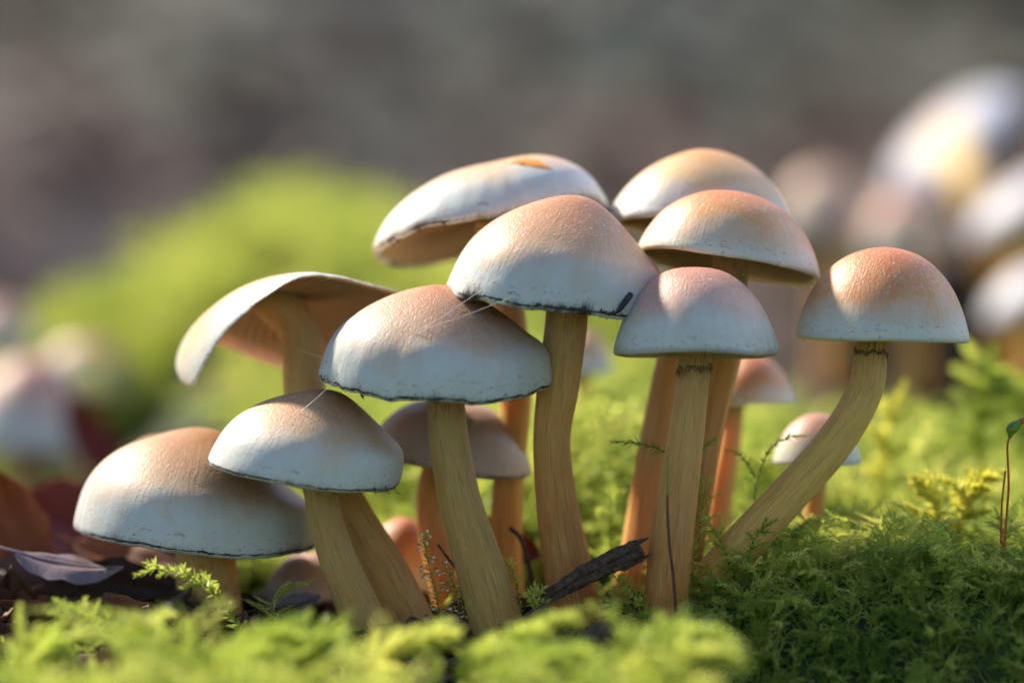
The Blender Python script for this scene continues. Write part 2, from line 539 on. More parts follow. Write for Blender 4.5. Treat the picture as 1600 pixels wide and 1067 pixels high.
# ------------------------------------------------------------------ ground
def ground_h(x, y):
    x = np.asarray(x, float)
    y = np.asarray(y, float)
    h = -0.30 + 0.0 * x
    h = h - 1.15 * sstep(0.0, -4.0, y) + 0.25 * sstep(-7, -14, y)
    h = h + 1.15 * sstep(1.6, 5.0, x) * sstep(-5.5, 0.5, y)
    h = h - 4.6 * sstep(-1.0, -4.4, y + 0.10 * (x - 6)) * sstep(1.9, 3.6, x + 0.05 * (y + 3))
    h = h + 0.35 * sstep(3.0, 10.0, x) * sstep(2.0, 16.0, y) * sstep(40, 22, y)
    h = h + 0.7 * sstep(3.0, 7.0, y) * np.exp(-((x - 2.2) / 3.2) ** 4) * sstep(30, 16, y)
    h = h + 1.5 * sstep(3.0, 26.0, y) * sstep(-10, -3, x + 0.1 * y) * (1 - 0.65 * sstep(2, 7, x))
    h = h + 6.0 * np.exp(-(np.abs(x + 6.8) / 5.8) ** 1.5 - (np.abs(y - 50) / 17) ** 2.2)
    h = h + 2.6 * np.exp(-((x + 14.0) / 4.2) ** 2 - ((y - 52) / 9) ** 2)
    h = h + 3.4 * np.exp(-((x - 0.5) / 5.0) ** 2 - ((y - 46) / 15) ** 2)
    far = np.maximum(y - 140, 0)
    h = h + 0.34 * far * sstep(0, 60, far) * (1 - 0.55 * sstep(400, 3000, far))
    side = np.maximum(np.abs(x) - 40, 0)
    h = h + 0.02 * side * sstep(0, 100, side)
    amp = 0.22 + 0.022 * np.clip(y - 20, 0, 40) + 0.22 * sstep(3, 6, x) * sstep(2, 6, y)
    h = h + amp * (0.6 * vnoise(x * 0.5, y * 0.5, 0, 3) + 0.5 * vnoise(x * 1.2, y * 1.2, 0, 4)) * sstep(90, 60, y) \
        + (3.0 * vnoise(x * 0.03, y * 0.03, 0, 8) + 1.0 * vnoise(x * 0.12, y * 0.12, 0, 9)) * sstep(100, 170, y)
    return h


def build_ground():
    s = np.linspace(-1, 1, 321)
    xs = 22 * s + 3200 * np.sign(s) * np.abs(s) ** 7 
    tt = np.linspace(0, 1, 361)
    ys = -30 + 90 * tt + 9000 * tt ** 9 - 200 * (1 - tt) ** 14
    X, Y = np.meshgrid(xs, ys)
    Z = ground_h(X, Y)
    V = np.stack([X.ravel(), Y.ravel(), Z.ravel()], 1)
    F = grid_faces(len(ys), len(xs), wrap=False)
    o = mesh_object('ground', V, F, ground_material())
    tag(o, 'dark forest floor rising to a leaf strewn slope', 'ground', kind='structure')
    return o


build_ground()

# ------------------------------------------------------------------ mushrooms
DOME = [(0, 1), (.2, .975), (.42, .89), (.63, .73), (.80, .52), (.92, .28), (.985, .08), (1.0, 0.0)]
CONE = [(0, 1), (.16, .965), (.36, .83), (.58, .64), (.78, .44), (.92, .24), (.985, .07), (1.0, 0.0)]
FLAT = [(0, 1), (.25, .97), (.5, .88), (.72, .70), (.87, .48), (.96, .24), (1.0, .06), (.99, 0.0)]
UMBO = [(0, 1), (.10, .985), (.24, .89), (.45, .74), (.68, .55), (.86, .34), (.965, .13), (1.0, 0.0)]
SHOULDER = [(0, 1), (.14, .975), (.34, .885), (.57, .735), (.77, .55), (.91, .33), (.98, .12), (1.0, 0.0)]
BOXY = [(0, 1), (.14, .98), (.32, .92), (.52, .83), (.70, .71), (.85, .55), (.94, .37), (.985, .17), (1.0, 0.04), (.998, 0.0)]
NTH = 144


class Cap:
    """cap surface of a mushroom: profile, waves, lean and tilt, fitted to its real place"""

    def __init__(s, box, y, prof, roll=0, pitch=0, lean=0.0, waves=(), droop=(), ragged=0.006, seed=0, h0=0.55, creases=None, fit_h=True, skew=0.0):
        s.skew = skew
        s.box, s.y, s.prof, s.lean, s.waves, s.droop, s.ragged, s.seed, s.creases = box, y, prof, lean, waves, droop, ragged, seed, creases
        s.rot = np.array((Matrix.Rotation(math.radians(roll), 3, 'Y') @ Matrix.Rotation(math.radians(pitch), 3, 'X')))
        s.scale, s.h = 1.0, h0
        s.c = at((box[0] + box[2]) / 2, (box[1] + box[3]) / 2, y)
        th = np.linspace(0, 2 * PI, NTH, endpoint=False)
        pr = catmull(prof, 40)
        rr = np.repeat(pr[:, 0], NTH)
        zz = np.repeat(pr[:, 1], NTH)
        tt = np.tile(th, 40)
        for _ in range(30):
            P = s.place(rr, tt, zz)
            qx, qy = project(P)
            w = qx.max() - qx.min()
            hh = qy.max() - qy.min()
            s.scale *= (box[2] - box[0]) / w
            s.h = s.h if not fit_h else float(np.clip(s.h * ((box[3] - box[1]) / hh * w / (box[2] - box[0])) ** 0.6, 0.15, 1.6))
            P = s.place(rr, tt, zz)
            qx, qy = project(P)
            k = (DIST + y) / FPX
            s.c[0] += ((box[0] + box[2]) / 2 - (qx.max() + qx.min()) / 2) * k
            s.c[2] -= ((box[1] + box[3]) / 2 - (qy.max() + qy.min()) / 2) * k

    def place(s, r, th, z):
        """local cylinder coordinates (rim radius 1, apex height 1) to the world"""
        r, th, z = np.broadcast_arrays(np.asarray(r, float), np.asarray(th, float), np.asarray(z, float))
        rr = r.copy()
        w = 0.5 + 0.5 * np.cos(th)                              # one flank slopes straighter than the other
        z = z - s.skew * w * 4 * r ** 2 * np.clip(1 - r ** 2, 0, 1) * np.clip(z * 1.6, 0, 1)
        z = z * s.h
        edge = np.clip(r, 0, 1.2) ** 3
        for k, a, ph, b in s.waves:
            c = np.cos(k * (th - math.radians(ph)))
            rr = rr * (1 + b * c * edge)
            z = z + a * c * edge
        nz = vnoise(2.2 * r * np.cos(th) + 9, 2.2 * r * np.sin(th), 2 + 0 * r, s.seed)
        nz2 = vnoise(1.1 * r * np.cos(th) + 3, 1.1 * r * np.sin(th), 7 + 0 * r, s.seed + 9)
        z = z + (0.022 * nz + 0.05 * nz2) * np.clip(1.2 - r, 0.35, 1)
        rr = rr * (1 + 0.03 * vnoise(np.cos(th) * 1.6, np.sin(th) * 1.6, 4, s.seed + 2) * edge)
        z = z + s.ragged * vnoise(np.cos(th) * 14, np.sin(th) * 14, 0, s.seed + 5) * np.clip((r - 0.8) / 0.2, 0, 1)
        if s.creases:
            a0, wd, amt, fr = s.creases
            g = np.exp(-(((th - math.radians(a0) + PI) % (2 * PI) - PI) / math.radians(wd)) ** 2)
            rr = rr * (1 + amt * g * np.sin(th * fr) * np.clip((r - 0.55) / 0.45, 0, 1))
        x, y = rr * np.cos(th), rr * np.sin(th)
        x = x + s.lean * z
        for (dx, dy, st, rc) in s.droop:                         # one side bent down round a radius
            p = x * dx + y * dy
            q = np.maximum(p - st, 0)
            f = q / rc
            sh = rc * np.sin(f) + z * np.sin(f) - q
            x, y = x + dx * sh, y + dy * sh
            z = z * np.cos(f) - rc * (1 - np.cos(f))
        P = np.stack([x, y, z], -1) * s.scale
        return P @ s.rot.T + s.c

    def build(s, root, mat, gmat, n_gill=66, gill_at=0.0, thick=0.10):
        o = np.array(root.location)
        th = PI / 2 + np.linspace(0, 2 * PI, NTH + 1)          # seam at the back
        pr = catmull(s.prof, 44)
        arc = np.concatenate([[0], np.cumsum(np.hypot(np.diff(pr[:, 0]), np.diff(pr[:, 1]) * s.h))])
        arc /= arc[-1]
        lip = [(pr[-1, 0] - .008, -0.03), (pr[-1, 0] - .03, -0.04), (pr[-1, 0] - .06, -0.01), (.90, .08), (.78, .22), (.6, .38), (.35, .52), (.1, .60), (0.0, .60)]
        prof = np.vstack([pr, lip])
        vv = np.concatenate([arc, np.full(len(lip), 1.0)])
        r = prof[:, 0][:, None]
        z = prof[:, 1][:, None]
        V = s.place(r + 0 * th[None, :], th[None, :] + 0 * r, z + 0 * th[None, :]).reshape(-1, 3) - o
        U = np.tile((th - PI / 2) / (2 * PI), len(prof))
        UV = np.stack([U, np.repeat(vv, NTH + 1)], 1)
        F = grid_faces(len(prof), NTH + 1, wrap=False)
        F = [f[::-1] for f in F]
        cap = mesh_object('cap', V, F, mat, root, UV)
        cap_me = cap.data
        s.cap_obj = cap
        # gills: one pleated sheet under the cap
        m = n_gill * 4
        tg = np.linspace(0, 2 * PI, m, endpoint=False)
        tri = np.abs(((np.arange(m) % 4) / 4.0) * 2 - 1)
        rg = np.array([.955, .90, .80, .66, .5, .34, .2, .12])
        edge = np.array([.01, -.0, .005, .03, .07, .12, .20, .30]) + gill_at
        top = edge + np.array([.03, .10, .16, .19, .20, .20, .16, .10])
        Zg = edge[:, None] * (1 - tri)[None, :] + top[:, None] * tri[None, :]
        Vg = s.place(rg[:, None] + 0 * tg[None], tg[None] + 0 * rg[:, None], Zg).reshape(-1, 3) - o
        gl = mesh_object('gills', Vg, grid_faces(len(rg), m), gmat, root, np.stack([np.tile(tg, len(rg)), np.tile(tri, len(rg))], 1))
        tag(gl, kind='stuff')
        s.bvh = None
        s.me, s.root = cap_me, root
        return cap

    def veil(s, root, a0, a1, seed, hang=0.05, up=0.05, cover=0.75, mat='veil'):
        """ragged dark veil remnant that hangs from the rim between two bearings"""
        o = np.array(root.location)
        n = max(40, int((a1 - a0) * 4.0))
        th = np.radians(np.linspace(a0, a1, n))
        R = np.random.default_rng(seed)
        pr = catmull(s.prof, 60)
        fade = np.clip(np.minimum(np.arange(n), n - 1 - np.arange(n)) / 12.0, 0, 1)
        big = (0.65 * vnoise(th * 9, 0, 0, seed) + 0.35 * vnoise(th * 27, 3, 0, seed)) * 0.6 + 0.5
        big = np.clip((big - (1 - cover)) / cover, 0, 1)
        fine = R.random(n)
        spike = (R.random(n) < 0.07) * R.random(n) * 1.1
        L = (0.15 + 0.5 * fine * big + big * 0.5 + spike) * hang * fade / s.scale
        pres = sstep(0.0, 0.85, big + 0.22 * vnoise(th * 40, 7, 0, seed)) * np.clip(fade * 2, 0, 1)
        jag = 0.5 + 0.5 * vnoise(th * 75, 1, 0, seed)
        L = L * (0.35 + 1.0 * jag) * pres
        Tup = np.clip(1 - up * pres * (0.25 + 1.1 * (0.5 + 0.5 * vnoise(th * 95, 2, 0, seed)) * (0.4 + 0.6 * fine)), 0.5, 0.999)
        ti = np.linspace(0, 1, 60)

        def skin(t, off):
            return s.place(np.interp(t, ti, pr[:, 0]) + off, th, np.interp(t, ti, pr[:, 1]) + .004)
        rows = [skin(Tup, 0.001), skin(Tup * .5 + .5, 0.004 * pres), s.place(pr[-1, 0] + 0.004 * pres, th, 0 * th)]
        rows.append(s.place(pr[-1, 0] + 0.002 - 0.3 * L, th, -0.6 * L / s.h))
        rows.append(s.place(pr[-1, 0] - 0.01 - 0.7 * L, th, -L / s.h))
        rows.append(s.place(pr[-1, 0] - 0.03 - 0.4 * L, th, -0.3 * L / s.h))
        V = np.vstack(rows) - o
        v = mesh_object('veil_remnant', V, grid_faces(len(rows), n, wrap=False), MAT[mat], s.cap_obj, smooth=False)
        return v

    def hit(s, px, py, lift=0.004):
        """point of the cap's skin that a pixel of the photograph shows"""
        if s.bvh is None:
            o = np.array(s.root.location)
            vs = [Vector(np.array(v.co) + o) for v in s.me.vertices]
            s.bvh = BVHTree.FromPolygons(vs, [tuple(p.vertices) for p in s.me.polygons])
        c = Vector(cam.location)
        d = (Vector(at(px, py, 0)) - c).normalized()
        p, nn, i, dist = s.bvh.ray_cast(c, d)
        if p is None:
            return np.array(at(px, py, s.y))
        return np.array(p - d * lift)


def stem(root, cap, pts, mat, seed=0, up=0.25, name='stem', base_down=0.6):
    """pts: (px, py, depth, width px); grows down from the cap"""
    o = np.array(root.location)
    P = [at(a, b, y) for a, b, y, w in pts]
    W = [w * (DIST + y) / FPX / 2 for a, b, y, w in pts]
    if cap is not None:
        c0 = cap.place(np.array([0.0]), np.array([0.0]), np.array([up]))[0]
        P = [c0] + P
        W = [W[0] * 1.12] + W
    P = P + [P[-1] + (P[-1] - P[-2]) / np.linalg.norm(P[-1] - P[-2]) * base_down]
    W = W + [W[-1] * 1.02]
    n = 70
    C = catmull(np.hstack([np.array(P), np.array(W)[:, None]]), n)
    rad = np.maximum(C[:, 3], 0.03)

    def wob(th, v):
        return 1 + 0.035 * vnoise(np.cos(th) * 1.5 + 5, np.sin(th) * 1.5, v * 5, seed) + 0.02 * np.sin(7 * th + 4 * v + seed) + 0.012 * np.sin(13 * th - 6 * v + seed * 2)
    V, F, UV = tube(C[:, :3], rad, 40, wob)
    ob = mesh_object(name, V - o, F, MAT[mat], root, UV)
    root['_c'] = 0
    del root['_c']
    return ob, C


def ring_zone(root, C, v0, seed, drop=0.09, mat='ring', parent=None):
    """ragged fibrous collar left on the stem, a part of the stem's thing"""
    o = np.array(root.location)
    T, N, B = frames(C[:, :3])
    i = int(v0 * len(C))
    R = np.random.default_rng(seed)
    m = 120
    th = np.linspace(0, 2 * PI, m, endpoint=False)
    wav = 0.04 * np.sin(th * 2 + seed) + 0.10 * vnoise(np.cos(th) * 3, np.sin(th) * 3, 0, seed)
    fr = R.random(m)
    rows = []
    spec = [(0.0, -0.004), (0.012, 0.006), (0.024, 0.016), (0.03, 0.024)]
    for k, (dz, off) in enumerate(spec):
        s_ = dz + wav + (fr * drop * (k / 3.0) ** 2) + (R.random(m) < 0.05) * drop * (k == 3)
        step = np.linalg.norm(C[min(i + 1, len(C) - 1), :3] - C[i, :3])
        r = (C[i, 3] + off + 0.012 * fr * k) * 1.0
        base = C[i, :3][None] + T[i][None] * s_[:, None]
        rows.append(base + r[:, None] * (np.cos(th)[:, None] * N[i] + np.sin(th)[:, None] * B[i]))
    V = np.vstack(rows) - o
    return mesh_object('ring_zone', V, grid_faces(4, m), MAT[mat], parent or root, smooth=False)


CAPS = {}


def mushroom(key, label, box, y, prof, stem_pts, cmat='cap_cream', smat='stem', gmat='gills', group=None, seed=1, veil=None, gill_at=0.0, up=0.25, name='mushroom', ring=None, **kw):
    c = Cap(box, y, prof, seed=seed, **kw)
    b = at(*stem_pts[-1][:3])
    r = root_at(name, b, label, 'mushroom', group)
    c.build(r, MAT[cmat], MAT[gmat], gill_at=gill_at)
    st, C = stem(r, c, stem_pts, smat, seed, up)
    if veil:
        for k, vv in enumerate(veil):
            c.veil(r, vv[0], vv[1], seed * 10 + k, *vv[2:])
    if ring:
        ring_zone(r, C, ring[0], seed, ring[1], parent=st)
    c.root_obj, c.C = r, C
    CAPS[key] = c
    return c


GRP = 'mushrooms of the mossy cluster'
mushroom('rear_left', 'cream mushroom cap with a torn orange spot, raised behind the central cap', (583, 242, 952, 416), 3.0, FLAT,
         [(792, 470, 2.6, 52), (806, 600, 2.4, 50), (795, 740, 2.4, 48), (788, 870, 2.6, 54), (790, 930, 2.6, 58)], 'cap_cream', 'stem_orange', group=GRP, seed=11,
         roll=-11, pitch=-9, lean=0.18, h0=0.6, waves=((3, .02, 200, .015), (5, .012, 30, .01)), creases=(205, 16, .018, 34),
         veil=((196, 262, .07, .05, .7),), ragged=0.014)
mushroom('rear_right', 'smooth apricot topped mushroom cap peeking over the freckled twin caps', (945, 233, 1238, 372), 2.7, DOME,
         [(1078, 430, 2.5, 50), (1052, 560, 2.3, 52), (1025, 700, 2.1, 56), (1002, 850, 1.9, 62), (985, 945, 1.9, 64)], 'cap_smooth', 'stem_orange', group=GRP, seed=12,
         roll=4, pitch=-3, lean=0.05, waves=((4, .02, 60, .02),))
mushroom('centre', 'broad cream mushroom cap with blackened frayed rim above the stout central stem', (695, 305, 1032, 497), 0.2, BOXY,
         [(886, 480, 0.2, 66), (872, 600, 0.1, 66), (862, 690, 0.1, 58), (872, 800, 0.2, 66), (893, 925, 0.2, 78)], 'cap_stained', 'stem', group=GRP, seed=13,
         skew=0.14, roll=7, pitch=4, lean=0.16, waves=((3, .015, 250, .02), (5, .016, 290, .008)), veil=((212, 262, .07, .06, 1.1), (262, 318, .10, .12, 1.25)), ragged=0.012)
mushroom('twin_upper', 'orange freckled mushroom cap with pale gills, leaning onto its dome neighbour', (995, 297, 1281, 446), 1.1, DOME,
         [(1140, 430, 1.1, 56), (1135, 540, 1.0, 52), (1112, 640, 0.9, 50), (1085, 780, 0.8, 54), (1062, 930, 0.8, 60)], 'cap_orange', 'stem', 'gills_pale', group=GRP, seed=14,
         roll=10, pitch=-5, lean=-0.05, waves=((3, .012, 80, .01),))
mushroom('twin_lower', 'rosy domed mushroom cap on a straight ridged stem with torn ring', (958, 417, 1217, 556), -0.7, DOME,
         [(1086, 556, -0.7, 50), (1078, 640, -0.7, 52), (1064, 740, -0.8, 60), (1049, 850, -0.9, 68), (1040, 945, -0.9, 70)], 'cap_rose', 'stem', 'gills_pale', group=GRP, seed=15,
         roll=0.5, pitch=-2, waves=((4, .010, 270, .008),), ring=(0.205, 0.13), ragged=0.004)
mushroom('lone', 'orange crowned dome mushroom on a long stem slanting away from the cluster', (1243, 386, 1515, 531), 0.0, DOME,
         [(1364, 532, 0.0, 49), (1352, 610, 0.0, 56), (1305, 690, 0.0, 60), (1235, 770, -0.1, 62), (1160, 850, -0.2, 66), (1130, 885, -0.2, 66)], 'cap_orange', 'stem_sunlit', 'gills_pale', group=GRP, seed=16,
         roll=1.5, pitch=0, waves=((2, .006, 10, 0),), ring=(0.178, 0.06), ragged=0.004)
mushroom('front', 'wide conical cream mushroom cap with ragged black hem tucked under the central cap', (498, 445, 863, 629), 0.0, BOXY,
         [(696, 630, -0.2, 60), (702, 690, -0.2, 62), (718, 780, -0.3, 66), (748, 880, -0.4, 76), (776, 975, -0.5, 84)], 'cap_hem', 'stem_grey', group=GRP, seed=17,
         skew=0.12, roll=3, pitch=9, lean=0.05, waves=((2, .012, 190, .01), (5, .014, 200, .012), (9, .006, 30, .006)), creases=(190, 22, .012, 40),
         veil=((172, 368, .080, .055, 1.15),), ragged=0.016)
mushroom('low', 'grey white mushroom cap with thin black hem below the folded cap', (325, 608, 631, 766), -0.2, BOXY,
         [(500, 762, -0.2, 54), (508, 810, -0.2, 54), (530, 880, -0.3, 58), (566, 965, -0.4, 66), (585, 1000, -0.4, 68)], 'cap_cream', 'stem_grey', group=GRP, seed=18,
         skew=0.12, roll=8, pitch=5, lean=0.20, waves=((3, .012, 240, .012), (7, .006, 10, .006)), veil=((168, 370, .055, .035, 1.2),), ragged=0.008)
mushroom('lowest', 'large low mushroom cap with soft ochre top beside the dead leaves', (115, 668, 494, 868), 1.6, BOXY,
         [(318, 850, 1.6, 92), (322, 900, 1.5, 96), (330, 975, 1.4, 100)], 'cap_cream', 'stem_orange', group=GRP, seed=19,
         skew=0.16, roll=5, pitch=3, lean=-0.02, waves=((3, .018, 230, .01),), creases=(185, 18, .014, 44), veil=((215, 362, .055, .03, 1.1),), ragged=0.008)
mushroom('folded', 'folded mushroom cap with one side drooping like a hood, gills showing', (275, 427, 640, 602), 2.2, UMBO,
         [(470, 520, 1.9, 62), (476, 610, 1.6, 64), (500, 700, 1.2, 66), (545, 800, 0.9, 70), (600, 900, 0.7, 84), (635, 985, 0.6, 96)], 'cap_smooth', 'stem_orange', 'gills', group=GRP, seed=20,
         roll=0, pitch=-12, lean=0.0, h0=0.30, waves=((3, .03, 100, .03), (5, .02, 150, .02)), droop=((-0.93, -0.37, -0.05, 0.66), (0.25, 0.97, 0.3, 0.75)), ragged=0.006, gill_at=0.02)
mushroom('shaded', 'dull brown mushroom cap in the shade behind the grey stem', (570, 622, 830, 746), 2.6, DOME,
         [(682, 735, 2.5, 46), (672, 770, 2.4, 44), (674, 820, 2.3, 44), (686, 880, 2.2, 46), (702, 950, 2.2, 48)], 'cap_brown', 'stem_orange', group=GRP, seed=21,
         roll=9, pitch=4, waves=((3, .02, 240, .01),), veil=((300, 372, .05, .03, 1.0),))
mushroom('small_behind', 'small plain tan mushroom half hidden behind the ridged stem', (1098, 553, 1244, 632), 4.5, DOME,
         [(1147, 632, 4.5, 36), (1140, 690, 4.4, 36), (1125, 770, 4.2, 40), (1108, 870, 4.0, 44), (1100, 900, 4.0, 44)], 'cap_orange', 'stem', group=GRP, seed=22, roll=-2, pitch=1)
mushroom('tiny', 'tiny pale mushroom crossed by the slanting stem of the orange dome', (1207, 645, 1346, 726), 2.6, DOME,
         [(1276, 726, 2.6, 33), (1273, 780, 2.6, 33), (1266, 845, 2.6, 34), (1262, 880, 2.6, 34)], 'cap_rose', 'stem', 'gills_pale', group=GRP, seed=23, roll=0, pitch=0, h0=.7)
mushroom('pale_far', 'small pale mushroom alone on the moss beyond the central stem', (872, 505, 957, 594), 11.0, DOME,
         [(910, 594, 11, 24), (908, 640, 11, 24), (906, 700, 11, 26)], 'cap_cream', 'stem', group=GRP, seed=24)
mushroom('bud_orange', 'small peach mushroom cap sheltering between the curved orange stems', (556, 806, 690, 925), 3.6, DOME,
         [(624, 915, 3.6, 40), (625, 935, 3.6, 40), (627, 965, 3.6, 42)], 'cap_orange', 'stem_orange', group=GRP, seed=25, roll=6)
mushroom('bud_rose', 'small rosy mushroom cap near the ground beside the low grey stem', (412, 862, 556, 950), 3.2, DOME,
         [(484, 940, 3.2, 40), (486, 955, 3.2, 40), (488, 985, 3.2, 42)], 'cap_brown', 'stem_orange', group=GRP, seed=26, roll=-8, pitch=6)
mushroom('edge_behind', 'pale greenish mushroom cap edge showing behind the large low cap', (170, 680, 345, 790), 5.0, DOME,
         [(258, 780, 5.0, 40), (258, 850, 5.0, 40), (260, 930, 5.0, 42)], 'cap_cream', 'stem', group=GRP, seed=27, roll=-3)

BGL = 'mushrooms by the leaf litter'
mushroom('bl1', 'cream mushroom with peach crown among the dead leaves', (-70, 556, 145, 715), 30.0, DOME,
         [(40, 712, 30, 66), (38, 790, 29, 66), (36, 880, 28, 70)], 'cap_rose', 'stem_orange', group=BGL, seed=31, roll=6, pitch=-2)
mushroom('bl2', 'flat white mushroom leaning toward the moss mound', (58, 528, 212, 618), 37.0, FLAT,
         [(135, 610, 37, 34), (140, 680, 36, 34), (146, 770, 35, 36)], 'cap_cream', 'stem', group=BGL, seed=32, roll=8)
mushroom('bl3', 'pinkish mushroom standing tallest beside the moss mound', (-70, 468, 62, 548), 42.0, DOME,
         [(0, 548, 42, 40), (2, 620, 41, 40), (6, 720, 40, 44)], 'cap_rose', 'stem_orange', group=BGL, seed=33, roll=4)
BGR = 'mushrooms by the dark stump'
mushroom('br1', 'bright white mushroom tipped steeply at the dark stump', (1386, 118, 1596, 335), 54.0, DOME,
         [(1520, 300, 46, 60), (1560, 420, 48, 60), (1575, 560, 50, 66)], 'cap_white', 'stem_orange', group=BGR, seed=41, roll=-42, pitch=14, h0=.40, fit_h=False)
mushroom('br2', 'white mushroom midway down the group at the dark stump', (1512, 242, 1676, 400), 41.0, DOME,
         [(1610, 400, 42, 50), (1620, 480, 43, 50), (1625, 640, 44, 56)], 'cap_white', 'stem_orange', group=BGR, seed=42, roll=-36, pitch=6, h0=.42, fit_h=False)
mushroom('br3', 'lowest white mushroom of the group at the dark stump', (1536, 386, 1690, 524), 37.0, DOME,
         [(1625, 520, 38, 46), (1628, 570, 38, 46), (1630, 680, 38, 50)], 'cap_white', 'stem_orange', group=BGR, seed=43, roll=-30, pitch=6, h0=.45, fit_h=False)
mushroom('br4', 'brownish mushroom apart from the white ones at the stump', (1212, 262, 1372, 368), 52.0, DOME,
         [(1295, 368, 52, 44), (1300, 450, 52, 44), (1302, 580, 52, 48)], 'cap_brown', 'stem_orange', group=BGR, seed=44, roll=-6)
mushroom('br5', 'greyish mushroom under the steeply tipped white one', (1346, 302, 1490, 415), 50.0, DOME,
         [(1420, 410, 50, 42), (1425, 480, 50, 42), (1430, 590, 50, 46)], 'cap_rose', 'stem_orange', group=BGR, seed=45, roll=-18)

# torn orange spot on the raised cap and the black flap between two caps
c = CAPS['rear_left']
ctr = [c.hit(800 + 62 * math.cos(a) * 0.8, 252 + 9 * math.sin(a) - (4 if math.cos(a) > 0 else 0), 0.01) for a in np.linspace(0, 2 * PI, 18, endpoint=False)]


def patch(name, cap, pts, mat, root, lift=0.02):
    """thin scab that follows the skin of the cap"""
    o = np.array(root.location)
    Q = np.array(pts, float)
    m = Q.mean(0)
    rows = []
    for f in (1.0, .75, .5, .25, .02):
        rows.append(np.array([cap.hit(*(m + (q - m) * f), lift * (1.2 - f * .9)) for q in Q]) + np.array([0, 0, .012 * (1.15 - f)]))
    V = np.vstack(rows)
    return mesh_object(name, V - o, grid_faces(len(rows), len(Q)), MAT[mat], cap.cap_obj)


patch('torn_flesh', c, [(778, 251), (802, 247), (822, 246), (840, 250), (856, 258), (866, 266), (850, 264), (836, 262), (826, 259), (818, 260), (806, 255), (794, 255)], 'flesh', c.root_obj)['label'] = 'orange torn spot on the cap'
c = CAPS['centre']
a_ = c.hit(984, 462, 0.02)
b_ = c.hit(966, 486, 0.02)
fl = catmull([a_ + [0.05, 0, 0.04], a_, (a_ + b_) / 2 + [0.0, -0.05, 0], b_, b_ + [-0.08, 0, -0.03]], 16)
V, F, UV = tube(fl, np.array([.02, .05, .07, .08, .07, .085, .075, .08, .07, .075, .06, .065, .045, .04, .03, .015]) * .72, 10)
mesh_object('rim_flap', V - np.array(c.root_obj.location), F, MAT['black'], c.cap_obj)['label'] = 'black curled flap on the rim'
# curled black hairs under the low cap
c = CAPS['low']
for k, (px, py) in enumerate([(520, 765), (540, 766), (566, 765), (584, 765), (602, 763), (616, 764), (372, 736), (440, 748)]):
    p = at(px, py - 3, -0.2 - 1.2)
    q = rng.normal(0, 0.05, 3)
    C = catmull([p, p + [0.02, 0, -0.06], p + [0.05 + q[0], q[1], -0.11], p + [0.10 + q[0], q[1], -0.10 + q[2]]], 10)
    V, F, UV = tube(C, np.linspace(.012, .004, 10), 5)
    mesh_object('fringe_hair', V - np.array(c.root_obj.location), F, MAT['veil'], c.cap_obj)

# ------------------------------------------------------------------ moss
def make_leaves(P, spacing, ll, spread, R, taper=True, wide=0.2):
    """leaf blades set round a stem curve"""
    seg = np.linalg.norm(np.diff(P, axis=0), axis=1)
    s = np.concatenate([[0], np.cumsum(seg)])
    n = max(4, int(s[-1] / spacing))
    t = np.linspace(0.03, 1.0, n) * s[-1]
    C = np.stack([np.interp(t, s, P[:, k]) for k in range(3)], 1)
    T, N, B = frames(C)
    az = np.arange(n) * 2.4 + R.random() * 6 + R.normal(0, .3, n)
    rad = np.cos(az)[:, None] * N + np.sin(az)[:, None] * B
    sp = spread * (1 - 0.65 * (t / s[-1]) ** 4 if taper else 1) * (1 + R.normal(0, .15, n))
    d = np.cos(sp)[:, None] * T + np.sin(sp)[:, None] * rad
    side = np.cross(d, T)
    side /= np.linalg.norm(side, axis=1)[:, None] + 1e-9
    L = ll * (1 - 0.45 * (t / s[-1]) ** 3 if taper else 1) * (0.75 + 0.5 * R.random(n))
    L = L[:, None]
    w = wide * L
    up = np.cross(side, d)
    b = C
    l = C + d * L * .38 + side * w + up * w * .4
    r = C + d * L * .38 - side * w + up * w * .4
    tip = C + d * L + up * L * (-0.12) + T * L * .08
    V = np.stack([b, l, tip, r], 1).reshape(-1, 3)
    i = np.arange(n) * 4
    F = np.vstack([np.stack([i, i + 1, i + 2], 1), np.stack([i, i + 2, i + 3], 1)])
    return V, F


def shoot_parts(P, R, spacing=.035, ll=.17, spread=.95, branches=0, blen=.6, brad=.012, bspread=1.0, flat=True):
    """stem mesh and leaf mesh of a moss shoot along curve P"""
    LV, LF, SV, SF = [], [], [], []
    ln, sn = 0, 0

    def add(Pc, ll_, rad, sp_):
        nonlocal ln, sn
        v, f = make_leaves(Pc, sp_, ll_, spread, R)
        LV.append(v)
        LF.append(f + ln)
        ln += len(v)
        v, f, _ = tube(Pc, np.linspace(rad, rad * .4, len(Pc)), 5)
        SV.append(v)
        SF.extend([tuple(i + sn for i in q) for q in f])
        sn += len(v)
    add(P, ll, brad, spacing)
    if branches:
        T, N, B = frames(P)
        for k in range(branches):
            f = 0.18 + 0.72 * (k + R.random() * .6) / branches
            i = int(f * (len(P) - 1))
            sg = 1 if k % 2 else -1
            side = (N[i] if not flat else np.cross(T[i], [0, -0.3, 1.0]))
            side = side / (np.linalg.norm(side) + 1e-9)
            d = T[i] * math.cos(bspread) + sg * side * math.sin(bspread) + R.normal(0, .15, 3)
            L = blen * (1.0 - 0.75 * abs(f - 0.35)) * (0.7 + 0.5 * R.random())
            Q = catmull([P[i], P[i] + d * L * .5 + [0, 0, .03 * L], P[i] + d * L + T[i] * L * .15 + [0, 0, -.10 * L]], 7)
            add(Q, ll * .72, brad * .6, spacing * .9)
    return np.vstack(LV), np.vstack(LF), np.vstack(SV), SF


